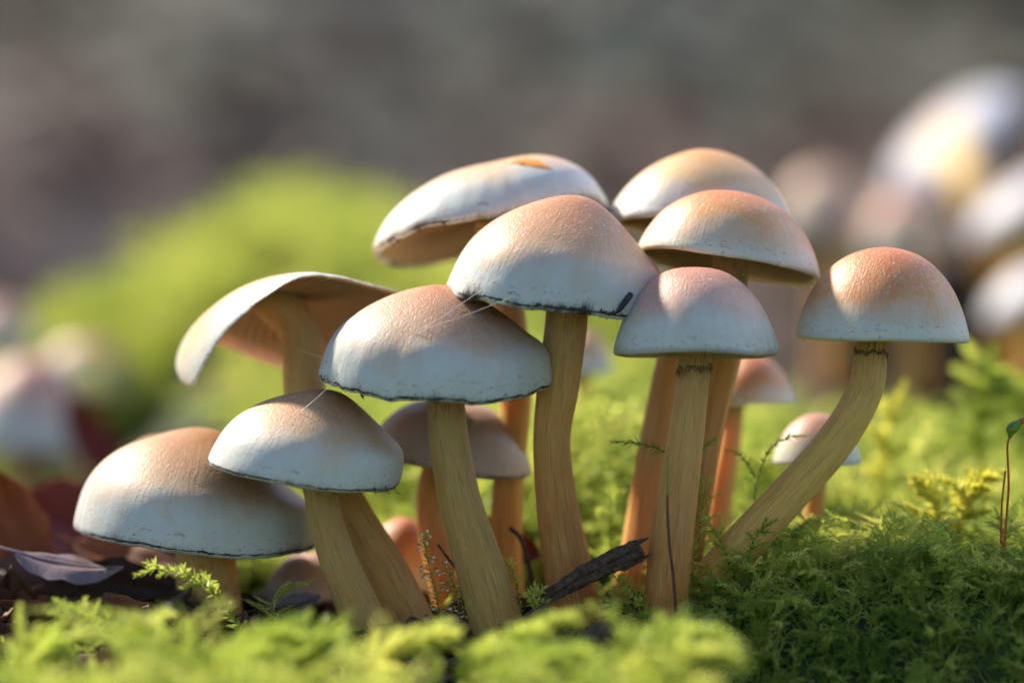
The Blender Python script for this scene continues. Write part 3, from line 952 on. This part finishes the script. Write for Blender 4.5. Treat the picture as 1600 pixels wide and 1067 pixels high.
def variant_curve(R, L, arch):
    a = R.random() * 2 * PI
    d = np.array([math.cos(a), math.sin(a), 0])
    k = R.normal(0, .06, (5, 3)) * L
    pts = [np.zeros(3) - [0, 0, .15 * L], d * .06 * L + [0, 0, .35 * L], d * (.18 + .1 * arch) * L + [0, 0, .65 * L], d * (.38 + .35 * arch) * L + [0, 0, (.88 - .1 * arch) * L], d * (.55 + .6 * arch) * L + [0, 0, (1.0 - .35 * arch) * L]]
    return catmull(np.array(pts) + k, 16)


moss_lib = bpy.data.collections.new('moss_shoot_variants')
N_VAR = 9
TIPS = []
for q in range(N_VAR):
    R = np.random.default_rng(100 + q)
    P = variant_curve(R, 1.0, [0.0, .3, .6, .9, .2, .7, .4, 1.0, .1][q])
    fern = q not in (0, 4, 8)
    lv, lf, sv, sf = shoot_parts(P, R, .018 if fern else .020, .095 if fern else .16, .9, [5, 15, 18, 18, 0, 17, 14, 16, 3][q], .62 if fern else .45, .010, 0.95)
    TIPS.append(lv.reshape(-1, 4, 3)[:, 2])
    V = np.vstack([lv, sv])
    F = [tuple(f) for f in lf] + [tuple(i + len(lv) for i in f) for f in sf]
    o = mesh_object('moss_shoot_variant', V, F, [MAT['moss'], MAT['moss_stem']], None, smooth=False, mat_idx=[0] * len(lf) + [1] * len(sf))
    COL.objects.unlink(o)
    moss_lib.objects.link(o)


def scatter(name, pts, rot, scl, var, lib):
    me = bpy.data.meshes.new(name)
    me.from_pydata([tuple(p) for p in pts], [], [])
    for nm, typ, data in (('rot', 'FLOAT_VECTOR', rot), ('scl', 'FLOAT', scl), ('variant', 'INT', var)):
        a = me.attributes.new(nm, typ, 'POINT')
        if typ == 'FLOAT_VECTOR':
            a.data.foreach_set('vector', np.asarray(data, np.float32).ravel())
        else:
            a.data.foreach_set('value', np.asarray(data, np.float32 if typ == 'FLOAT' else np.int32).ravel())
    o = bpy.data.objects.new(name, me)
    COL.objects.link(o)
    g = bpy.data.node_groups.new(name + '_nodes', 'GeometryNodeTree')
    g.interface.new_socket('Geometry', in_out='INPUT', socket_type='NodeSocketGeometry')
    g.interface.new_socket('Geometry', in_out='OUTPUT', socket_type='NodeSocketGeometry')
    gi, go = g.nodes.new('NodeGroupInput'), g.nodes.new('NodeGroupOutput')
    ip = g.nodes.new('GeometryNodeInstanceOnPoints')
    ci = g.nodes.new('GeometryNodeCollectionInfo')
    ci.inputs['Collection'].default_value = lib
    ci.inputs['Separate Children'].default_value = True
    ci.inputs['Reset Children'].default_value = True

    def attr(nm, typ):
        a = g.nodes.new('GeometryNodeInputNamedAttribute')
        a.data_type = typ
        a.inputs['Name'].default_value = nm
        return [s for s in a.outputs if s.enabled and s.name == 'Attribute'][0]
    e2r = g.nodes.new('FunctionNodeEulerToRotation')
    L = g.links.new
    L(gi.outputs[0], ip.inputs['Points'])
    L(ci.outputs[0], ip.inputs['Instance'])
    ip.inputs['Pick Instance'].default_value = True
    L(attr('variant', 'INT'), ip.inputs['Instance Index'])
    L(attr('rot', 'FLOAT_VECTOR'), e2r.inputs[0])
    L(e2r.outputs[0], ip.inputs['Rotation'])
    L(attr('scl', 'FLOAT'), ip.inputs['Scale'])
    L(ip.outputs[0], go.inputs[0])
    md = o.modifiers.new('scatter', 'NODES')
    md.node_group = g
    return o


# dense moss: number per square centimetre falls off with distance, bare where the leaves lie
def moss_mask(x, y):
    m = np.ones_like(x)
    m *= 1 - sstep(-4.6, -6.0, x) * sstep(-2.6, -1.0, y) * sstep(33, 25, y)      # leaf litter hollow
    m *= 1 - 0.96 * sstep(3.2, 1.6, x) * sstep(-5.2, -3.6, y) * sstep(6.0, 3.5, y)  # bare soil between the stems
    m *= 1 - sstep(4.5, 8, x) * sstep(24, 32, y)
    m *= np.where(y < -4, sstep(-.45, .25, vnoise(x * .7, y * .7, 0, 12)), 1)
    m *= np.where((x > 2.5) & (y > 2) & (y < 24), sstep(-.7, .1, vnoise(x * .9, y * .9, 0, 14)), 1)
    m *= 1 - sstep(-5.0, -7.5, x) * sstep(20, 26, y) * sstep(40, 34, y)
    return m


def moss_points(n, x0, x1, y0, y1, smin, smax, R):
    x = x0 + (x1 - x0) * R.random(n)
    y = y0 + (y1 - y0) * R.random(n)
    k = R.random(n) < moss_mask(x, y)
    x, y = x[k], y[k]
    s = smin + (smax - smin) * R.random(len(x))
    return x, y, s


R = np.random.default_rng(55)
bands = [(1100, -11, 11, -12, -4, .8, 2.0), (2600, -11, 13, -4, 8, .7, 1.8), (2600, 1.8, 13, -5.5, -0.5, .5, 1.2), (1600, -15, 17, 8, 24, 1.1, 2.6), (4800, -24, 16, 24, 72, 1.4, 2.6)]
XS, YS, SS = [], [], []
for b in bands:
    x, y, s = moss_points(*b, R)
    XS.append(x)
    YS.append(y)
    SS.append(s)
X, Y, S = map(np.concatenate, (XS, YS, SS))
S = np.where((X > -2) & (X < 4.5) & (Y > 4) & (Y < 16), S * 1.25, S)
S = np.where((X > 3) & (Y > 5), np.minimum(S, 1.0 + 0.5 * (S % 1.0)), S)
S = S * (1 - 0.48 * sstep(-6.8, -5.2, Y) * sstep(7, 3, Y))
Z = ground_h(X, Y)
rot = np.stack([R.normal(0, .3, len(X)), R.normal(0, .3, len(X)), R.random(len(X)) * 2 * PI], 1)
VAR = R.integers(0, N_VAR, len(X))
tuft = (R.random(len(X)) < 0.7) & ((Y < -4) | (X > 2.5) & (Y > 2) & (Y < 24))
VAR = np.where(tuft, np.array([0, 4, 8])[R.integers(0, 3, len(X))], VAR)
clump = vnoise(X * .75, Y * .75, 0, 21)
S = np.where((Y < -5) | ((X > 2) & (Y > 3) & (Y < 24)), S * (0.85 + 0.5 * clump), S)

mo = scatter('moss_carpet', np.stack([X, Y, Z], 1), rot, S, VAR, moss_lib)
tag(mo, 'bright green feathery moss carpet covering the forest floor', 'moss', kind='stuff')


def dew_scatter():
    """tiny water beads on leaf tips of the moss carpet"""
    R = np.random.default_rng(91)
    ok = np.where((Y > -3.5) & (Y < 16) & (X > 0.5) & (X < 11))[0]
    pick = R.choice(ok, min(420, len(ok)), replace=False)
    # low-count sphere
    ph = np.linspace(0, PI, 7)
    tt = np.linspace(0, 2 * PI, 10, endpoint=False)
    sv = np.stack([np.sin(ph)[:, None] * np.cos(tt)[None], np.sin(ph)[:, None] * np.sin(tt)[None], np.cos(ph)[:, None] + 0 * tt[None]], -1).reshape(-1, 3)
    sf = grid_faces(7, 10)
    V, F = [], []
    for i in pick:
        tips = TIPS[VAR[i] % N_VAR]
        M = np.array(Euler(tuple(rot[i])).to_matrix())
        p = (tips[R.integers(0, len(tips))] * S[i]) @ M.T + np.array([X[i], Y[i], Z[i]])
        b = len(V) * len(sv)
        V.append(sv * (.014 + .02 * R.random()) + p)
        F.extend([tuple(b + j for j in f[::-1]) for f in sf])
    o = mesh_object('dew', np.vstack(V), F, MAT['dew'])
    tag(o, 'tiny dew beads glinting on the moss leaves', 'dew', kind='stuff')


dew_scatter()


def moss_shoot(label, pts, y, seed, ll=.17, spacing=.03, branches=0, blen=.5, bspread=1.0, drops=0, spread=.95, mat='moss', brad=.014, drop_r=.035):
    """single shoot that stands clear of the carpet; pts in photograph pixels, base first"""
    R = np.random.default_rng(seed)
    P = np.array([at(p[0], p[1], y + (p[2] if len(p) > 2 else 0)) for p in pts])
    base = P[0].copy()
    C = catmull(P, 26)
    r = root_at('moss_shoot', base, label, 'moss', 'moss shoots standing clear of the carpet')
    lv, lf, sv, sf = shoot_parts(C, R, spacing, ll, spread, branches, blen, brad, bspread)
    mesh_object('stem', sv - base, sf, MAT['moss_stem'], r)
    l = mesh_object('leaves', lv - base, lf, MAT[mat], r, smooth=False)
    tag(l, kind='stuff')
    if drops:
        import bmesh
        bm = bmesh.new()
        bmesh.ops.create_icosphere(bm, subdivisions=2, radius=1.0)
        me = bpy.data.meshes.new('droplet')
        bm.to_mesh(me)
        bm.free()
        me.polygons.foreach_set('use_smooth', np.full(len(me.polygons), True))
        me.materials.append(MAT['dew'])
        tips = lv.reshape(-1, 4, 3)[:, 2]
        for i in R.choice(len(tips), min(drops, len(tips)), replace=False):
            d = bpy.data.objects.new('droplet', me)
            COL.objects.link(d)
            d.parent = r
            d.location = tuple(tips[i] - base)
            s = drop_r * (0.6 + 0.7 * R.random())
            d.scale = (s, s, s * 1.05)
    return r


moss_shoot('spreading moss frond with stubby side branches before the dark leaf', [(205, 1030), (160, 985), (120, 958), (88, 940)], -3.5, 1, .16, .025, 9, .55)
moss_shoot('bushy moss frond fanning out beside the spreading one', [(150, 1040), (140, 1000), (128, 970), (112, 948)], -3.2, 2, .15, .025, 10, .7, 1.2)
moss_shoot('arched dark moss shoot bowing under the large low cap', [(378, 990), (352, 945), (318, 912), (282, 894), (246, 886), (214, 897)], -1.8, 3, .20, .025, 6, .5, 1.0)
moss_shoot('upright dewy moss shoot hung with droplets beside the grey stem', [(690, 985), (682, 930), (672, 890), (664, 850), (668, 836)], -1.4, 4, .18, .028, 0, drops=34, spread=1.2)
moss_shoot('dim dewy moss shoot leaning off the upright one', [(742, 985), (722, 945), (705, 905), (690, 875)], -0.6, 5, .14, .045, 4, .35, drops=22, spread=1.2, drop_r=.03)
moss_shoot('horizontal moss sprig poking past the orange stem', [(1050, 712), (1020, 698), (990, 692), (957, 690)], -0.3, 6, .17, .03)
moss_shoot('short moss sprig poking out behind the ridged stem', [(1082, 712), (1098, 700), (1108, 692), (1119, 685)], -0.1, 7, .16, .03)
moss_shoot('spiky dark moss tuft at the thin end of the rotten twig', [(838, 960), (840, 942), (838, 928), (836, 916)], -1.2, 8, .22, .02, 5, .25, 1.2)
moss_shoot('dark sickle shaped moss shoot under the tiny pale mushroom', [(1178, 780), (1188, 735), (1205, 700), (1232, 683), (1262, 681)], 0.6, 9, .16, .028)
moss_shoot('thin moss shoot reaching sideways from the sickle shaped one', [(1180, 745), (1165, 720), (1148, 706), (1134, 703)], 0.9, 10, .15, .03)
moss_shoot('golden backlit moss shoot bristling with fine leaf tips', [(1460, 880), (1468, 820), (1452, 772), (1424, 745)], 1.6, 11, .25, .010, 7, .55, mat='moss_gold')
moss_shoot('golden moss shoot forking toward the red stalk', [(1490, 880), (1502, 800), (1520, 760), (1562, 738)], 1.7, 12, .25, .010, 8, .6, mat='moss_gold')
moss_shoot('horizontal golden moss sprig bridging the forked golden shoots', [(1520, 800), (1500, 765), (1470, 748), (1428, 744)], 1.5, 13, .22, .010, mat='moss_gold')
moss_shoot('tall slender yellow moss shoot behind the golden ones', [(1372, 800), (1378, 720), (1390, 650), (1412, 602)], 7.0, 14, .28, .012, 6, .5, mat='moss_gold')
moss_shoot('tall forked moss shoot raised highest on the mossy rise', [(1530, 740), (1528, 680), (1534, 610), (1550, 548)], 9.0, 15, .30, .012, 9, 1.3, 1.1)
moss_shoot('drooping branched moss shoot behind the red stalk', [(1600, 720), (1596, 650), (1580, 600), (1550, 570)], 9.5, 16, .30, .012, 7, .9, 1.1)
moss_shoot('upright dim moss shoot between the central and orange stems', [(962, 830), (952, 760), (942, 690), (934, 610)], 4.5, 17, .20, .03, 6, .5)
moss_shoot('green moss shoot rising between the ridged and slanting stems', [(1085, 880), (1092, 830), (1098, 780), (1092, 730)], 0.3, 18, .17, .028, 8, .45)
moss_shoot('low moss sprig lying at the foot of the ridged stem', [(1020, 960), (1000, 935), (980, 915), (962, 902)], -1.2, 19, .17, .028, 6, .4)
moss_shoot('thick soft moss shoot lying along the twig in front', [(705, 1070), (760, 1020), (830, 985), (900, 958)], -6.5, 20, .26, .010, 10, .6)
moss_shoot('thick soft moss shoot lying before the ridged stem', [(900, 1080), (990, 1015), (1070, 985), (1140, 990)], -6.8, 21, .26, .010, 12, .7)

FR = [('soft pale moss frond arching over the dark gap before the grey stem', [(560, 1090), (600, 1030), (650, 1000), (715, 985)], -6.0),
      ('soft moss frond curling up before the low grey stem', [(430, 1090), (455, 1035), (490, 1000), (545, 985)], -6.4),
      ('plump moss frond nodding toward the small rosy cap', [(330, 1090), (372, 1030), (420, 995), (470, 990)], -7.0),
      ('plump moss frond bent toward the dark folded leaf', [(300, 1090), (270, 1040), (232, 1005), (190, 1000)], -6.2),
      ('broad pale moss frond spreading before the rotten twig', [(760, 1100), (800, 1050), (850, 1025), (930, 1020)], -8.0),
      ('pale moss frond drooping over the shaded moss bank', [(960, 1110), (1020, 1050), (1090, 1018), (1165, 1022)], -8.2),
      ('stubby moss frond beside the spreading frond and bushy frond', [(40, 1090), (52, 1040), (70, 1010), (110, 1000)], -6.0)]
moss_shoot('feathery moss sprig at the foot of the slanting stem', [(1150, 920), (1135, 870), (1118, 830), (1096, 812)], -0.6, 61, .17, .02, 6, .4)
moss_shoot('slim moss sprig leaning across the foot of the slanting stem', [(1165, 900), (1172, 860), (1186, 830), (1212, 812)], -0.9, 62, .16, .02, 5, .35)
moss_shoot('bright moss sprig in the gap between the orange stem and central stem', [(955, 900), (950, 850), (958, 800), (972, 770)], 2.6, 63, .20, .016, 7, .5)
moss_shoot('small moss sprig beside the dark hooked stalk', [(812, 960), (808, 920), (800, 890), (786, 872)], 0.4, 64, .15, .02, 4, .3)
for i, (lab, pts, yy) in enumerate(FR):
    moss_shoot(lab, pts, yy, 40 + i, .24, .010, 12, .75, 0.9)

# ------------------------------------------------------------------ fallen leaves
def leaf_mesh(name, L, W, curl, fold, R, mat, lib=None):
    nu, nv = 17, 9
    s = np.linspace(0, 1, nu)
    t = np.linspace(-1, 1, nv)
    Sg, Tg = np.meshgrid(s, t, indexing='ij')
    w = W * np.sin(PI * np.clip(Sg, 0.0, 1)) ** .75 * (1 - .25 * Sg) + .01
    w = w * (1 + .06 * np.sin(Sg * 28 + R.random() * 6))
    x = (Sg - .5) * L
    y = Tg * w
    z = fold * np.abs(Tg) ** 1.5 * w + curl * L * (Sg - .5) ** 2 * 2 + .05 * L * vnoise(Sg * 4 + R.random() * 20, Tg * 2.5, 0, 3)
    z = z - .012 * np.exp(-(Tg / .12) ** 2)
    V = np.stack([x, y, z], -1).reshape(-1, 3)
    F = grid_faces(nu, nv, wrap=False)
    n = len(V)
    V = np.vstack([V, V - [0, 0, .02]])
    F = F + [tuple(i + n for i in f[::-1]) for f in F]
    return mesh_object(name, V, F, mat)


def dead_leaf(label, px, py, y, L, W, rot, mat, curl=.2, fold=.3, seed=1):
    R = np.random.default_rng(seed)
    o = root_at('dead_leaf', at(px, py, y), label, 'leaf', 'dead leaves beside the mushrooms')
    b = leaf_mesh('blade', L, W, curl, fold, R, mat)
    b.parent = o
    P = catmull([(-.5 * L - .5, .05, curl * L * .5 + .1), (-.5 * L, 0, curl * L * .5), (0, 0, .01), (.5 * L, 0, curl * L * .5)], 20)
    P[:, 2] = np.interp(P[:, 0], [-.5 * L - .5, -.5 * L, -.25 * L, 0, .25 * L, .5 * L], [curl * L * .6, curl * L * .5, curl * L * .125, 0, curl * L * .125, curl * L * .5]) + .01
    V, F, _ = tube(P, np.linspace(.035, .012, 20), 6)
    mesh_object('midrib', V, F, mat, o)
    o.rotation_euler = tuple(math.radians(a) for a in rot)
    return o


dead_leaf('purplish dead leaf with curled edge lying before the large low cap', 108, 882, 0.6, 2.0, .50, (28, 8, -8), MAT['leaf_purple'], .10, -.25, 1)
dead_leaf('rust coloured dead leaf standing on edge next to the purplish leaf', 12, 850, 4.0, 3.0, .9, (70, 70, 10), MAT['leaf_rust'], .2, .3, 2)
dead_leaf('dark brown dead leaf folded beneath the purplish leaf', 185, 935, 1.6, 3.2, .8, (72, 4, 4), MAT['leaf_dark'], .1, .2, 3)
dead_leaf('dark red dead leaf upright behind the purplish leaf', 105, 815, 8.0, 2.2, .9, (70, 25, 20), MAT['leaf_red'], .2, .3, 4)
dead_leaf('reddish leaf leaning under the flat white mushroom', 150, 700, 24.0, 3.0, .6, (80, 60, 0), MAT['leaf_red'], .15, .3, 5)
dead_leaf('brown dead leaf half buried next to the dark folded leaf', 55, 930, 3.0, 2.8, .9, (60, -10, 15), MAT['leaf_dark'], .15, .25, 6)
dead_leaf('russet dead leaf lying flat under the large low cap', 215, 880, 3.6, 2.6, .8, (40, 10, -20), MAT['leaf_rust'], .15, .25, 7)
dead_leaf('dark red leaf scrap wedged between the central and grey stems', 780, 850, 3.2, 1.6, .5, (70, 20, 10), MAT['leaf_red'], .2, .3, 8)
dead_leaf('crumpled dark leaf on the soil at the foot of the low grey stem', 640, 965, 2.4, 2.2, .6, (50, 0, 10), MAT['leaf_dark'], .15, .3, 9)
dead_leaf('pale pink dead leaf scrap catching light beside the small rosy cap', 462, 945, 0.8, .95, .22, (55, -15, 0), MAT['leaf_purple'], .15, .3, 10)

litter_lib = bpy.data.collections.new('litter_variants')
for q in range(5):
    R = np.random.default_rng(300 + q)
    o = leaf_mesh('litter_leaf', 5.0, 1.5, .05 + .35 * R.random(), .1 + .5 * R.random(), R, MAT['litter'])
    COL.objects.unlink(o)
    litter_lib.objects.link(o)
R = np.random.default_rng(77)
n1, n2, n3 = 900, 3000, 420
x = np.concatenate([-14 + 9.0 * R.random(n1), -75 + 150 * R.random(n2), -6 + 9.0 * R.random(n3)])
y = np.concatenate([-2 + 30 * R.random(n1), 66 + 360 * R.random(n2), -4.5 + 9.5 * R.random(n3)])
s = np.concatenate([.25 + .3 * R.random(n1), .5 + .6 * R.random(n2), .08 + .2 * R.random(n3)])
k = np.concatenate([(x[:n1] < -5.2) & (moss_mask(x[:n1], y[:n1]) < .6), np.ones(n2, bool), np.ones(n3, bool)])
x, y, s = x[k], y[k], s[k]
rot = np.stack([R.normal(0, .35, len(x)), R.normal(0, .35, len(x)), R.random(len(x)) * 6.28], 1)
lo = scatter('leaf_litter', np.stack([x, y, ground_h(x, y) + .12 * s], 1), rot, s, R.integers(0, 5, len(x)), litter_lib)
tag(lo, 'brown leaf litter scattered over the forest slope', 'leaf litter', kind='stuff')

# ------------------------------------------------------------------ twig, stalks, stump
def rotten_twig():
    a, b = at(842, 942, -1.0), at(1002, 858, -1.3)
    r = root_at('rotten_twig', a, 'short rotten black twig with splintered end against the ridged stem', 'twig')
    n = 60
    P = a[None] + (b - a)[None] * np.linspace(0, 1, n)[:, None]
    P[:, 2] += 0.06 * np.sin(np.linspace(0, PI, n))
    rad = np.interp(np.linspace(0, 1, n), [0, .25, .7, .9, .97, 1], [.09, .13, .16, .17, .16, .14])

    def wob(th, v):
        return 1 + .16 * np.sin(5 * th + 3 * v) + .10 * np.sin(11 * th + 2 * v) + .22 * vnoise(np.cos(th) * 3, np.sin(th) * 3, v * 7, 4) + .14 * vnoise(np.cos(th) * 7, np.sin(th) * 7, v * 26, 5)
    V, F, UV = tube(P, rad, 40, wob)
    mesh_object('wood', V - a, F, MAT['twig'], r, UV, smooth=False)
    d = (b - a) / np.linalg.norm(b - a)
    R = np.random.default_rng(5)
    for k in range(14):
        off = R.normal(0, .085, 3)
        L = -.05 + .22 * R.random()
        p0 = b + off - d * .5
        Q = np.stack([p0, p0 + d * .3, p0 + d * (.4 + L) + R.normal(0, .015, 3)])
        V, F, _ = tube(catmull(Q, 8), np.array([.05, .055, .05, .048, .042, .034, .026, .012]), 5)
        mesh_object('splinter', V - a, F, MAT['twig'], r, smooth=False)


rotten_twig()


def stalk(name, label, cat, pts, y, w0, w1, mat, extra=None, group=None):
    P = np.array([at(p[0], p[1], y) for p in pts])
    C = catmull(P, 40)
    r = root_at(name, P[0], label, cat, group)
    V, F, UV = tube(C, np.linspace(w0, w1, 40), 8)
    mesh_object('stalk', V - P[0], F, MAT[mat], r, UV)
    if extra:
        extra(r, C, P[0])
    return r


def green_tip(r, C, o):
    d = C[-1] - C[-4]
    d /= np.linalg.norm(d)
    Q = catmull([C[-1] - d * .05, C[-1] + d * .3, C[-1] + d * .8], 12)
    V, F, _ = tube(Q, np.linspace(.024, .006, 12), 8)
    mesh_object('tip', V - o, F, MAT['capsule'], r)


def moss_capsule(r, C, o):
    Q = catmull([C[-1] - [0, 0, .02], C[-1] + [.03, 0, .12], C[-1] + [.14, 0, .22], C[-1] + [.30, 0, .33]], 14)
    V, F, _ = tube(Q, np.array([.03, .04, .06, .085, .10, .105, .10, .095, .085, .07, .05, .035, .022, .01]), 10)
    cp = mesh_object('capsule', V - o, F, MAT['capsule'], r)
    cp['label'] = 'green spore capsule'
    V, F, _ = tube(catmull([Q[-4], Q[-2], Q[-1] + [.06, 0, .05]], 8), np.array([.06, .06, .05, .042, .034, .024, .014, .006]), 8)
    mesh_object('lid', V - o, F, MAT['seta_red'], cp)


stalk('grass_stalk', 'thin dark red stalk standing before the ridged stem', 'stalk', [(1056, 955), (1052, 900), (1046, 850), (1043, 800), (1043, 770)], -1.6, .028, .022, 'seta_dark', green_tip)
stalk('moss_seta', 'red moss stalk with green spore capsule at its tip', 'stalk', [(1568, 900), (1571, 830), (1576, 760), (1574, 700), (1578, 682)], -0.4, .022, .020, 'seta_red', moss_capsule)
stalk('moss_seta', 'short red stalk leaning on the tall red moss stalk', 'stalk', [(1564, 850), (1565, 800), (1567, 770), (1571, 735)], -0.2, .02, .018, 'seta_red')
stalk('bent_stalk', 'dark hooked stalk between the central and grey stems', 'stalk', [(842, 965), (833, 915), (822, 865), (812, 838), (796, 824)], 1.2, .05, .04, 'twig')
stalk('bent_stalk', 'thin dark twig rising beside the dewy moss shoots', 'stalk', [(752, 990), (738, 935), (722, 900), (700, 872), (684, 850)], -0.2, .035, .02, 'twig')
stalk('bark_strip', 'curved grey brown bark strip on the soil behind the soft moss', 'bark', [(796, 985), (812, 972), (832, 958), (856, 944)], -1.4, .03, .05, 'twig')


def stump():
    b = at(1490, 600, 64)
    b[2] = ground_h(b[0], b[1]) - .5
    r = root_at('tree_stump', b, 'dark decaying tree stump on the slope behind the tipped white mushrooms', 'stump')
    n, m = 30, 64
    th = np.linspace(0, 2 * PI, m, endpoint=False)
    z = np.linspace(0, 1, n)
    rad = 5.2 + 1.6 * (1 - z) ** 3
    Rr = rad[:, None] * (1 + .06 * np.sin(9 * th)[None] + .05 * vnoise(np.cos(th)[None] * 4, np.sin(th)[None] * 4, z[:, None] * 3, 2))
    top = 6.3 + 1.4 * vnoise(np.cos(th) * 2, np.sin(th) * 2, 0, 6)
    V = np.stack([Rr * np.cos(th)[None], Rr * np.sin(th)[None], z[:, None] * top[None]], -1).reshape(-1, 3)
    mesh_object('bark', V, grid_faces(n, m), MAT['bark'], r)
    rr = np.array([1.0, .8, .5, .2, 0.02])
    V = np.stack([(rr[:, None] * Rr[-1][None]) * np.cos(th)[None], (rr[:, None] * Rr[-1][None]) * np.sin(th)[None], top[None] * .96 - .6 * (1 - rr[:, None]) + .3 * vnoise(rr[:, None] * 8, th[None] * 2, 0, 3)], -1).reshape(-1, 3)
    mesh_object('broken_top', V, grid_faces(len(rr), m), MAT['bark'], r)


MAT['bark'] = simple_material('stump_bark', (0.018, 0.010, 0.008), (0.07, 0.038, 0.028), 1.2, 0.85, 0.8, 0.2)
stump()

# ------------------------------------------------------------------ spider silk
def thread(label, p, q, sag=0.02, r=.0042):
    P = catmull([p, (p + q) / 2 - [0, 0, sag], q], 14)
    V, F, _ = tube(P, np.full(14, r), 5)
    o = mesh_object('spider_thread', V - P[0], F, MAT['thread'])
    o.location = tuple(P[0])
    tag(o, label, 'spider thread', 'spider threads between the caps')


thread('fine spider thread from the folded cap to the conical cream cap', CAPS['folded'].hit(392, 521, .05), CAPS['front'].hit(503, 558, .01))
thread('fine spider thread from the conical cream cap down to the grey white cap', CAPS['low'].hit(466, 646, .006), CAPS['front'].hit(526, 592, .01))
thread('long fine spider thread from the central cap to the conical cap', CAPS['front'].hit(648, 522, .006), CAPS['centre'].hit(782, 432, .01))
thread('lower fine spider thread below the long one on the conical cap', CAPS['front'].hit(664, 514, .006), CAPS['centre'].hit(800, 464, .01))
thread('tiny upright spider thread between the freckled cap and the rosy dome', CAPS['twin_lower'].hit(1107, 428, .006), CAPS['twin_upper'].hit(1106, 408, .01), 0)
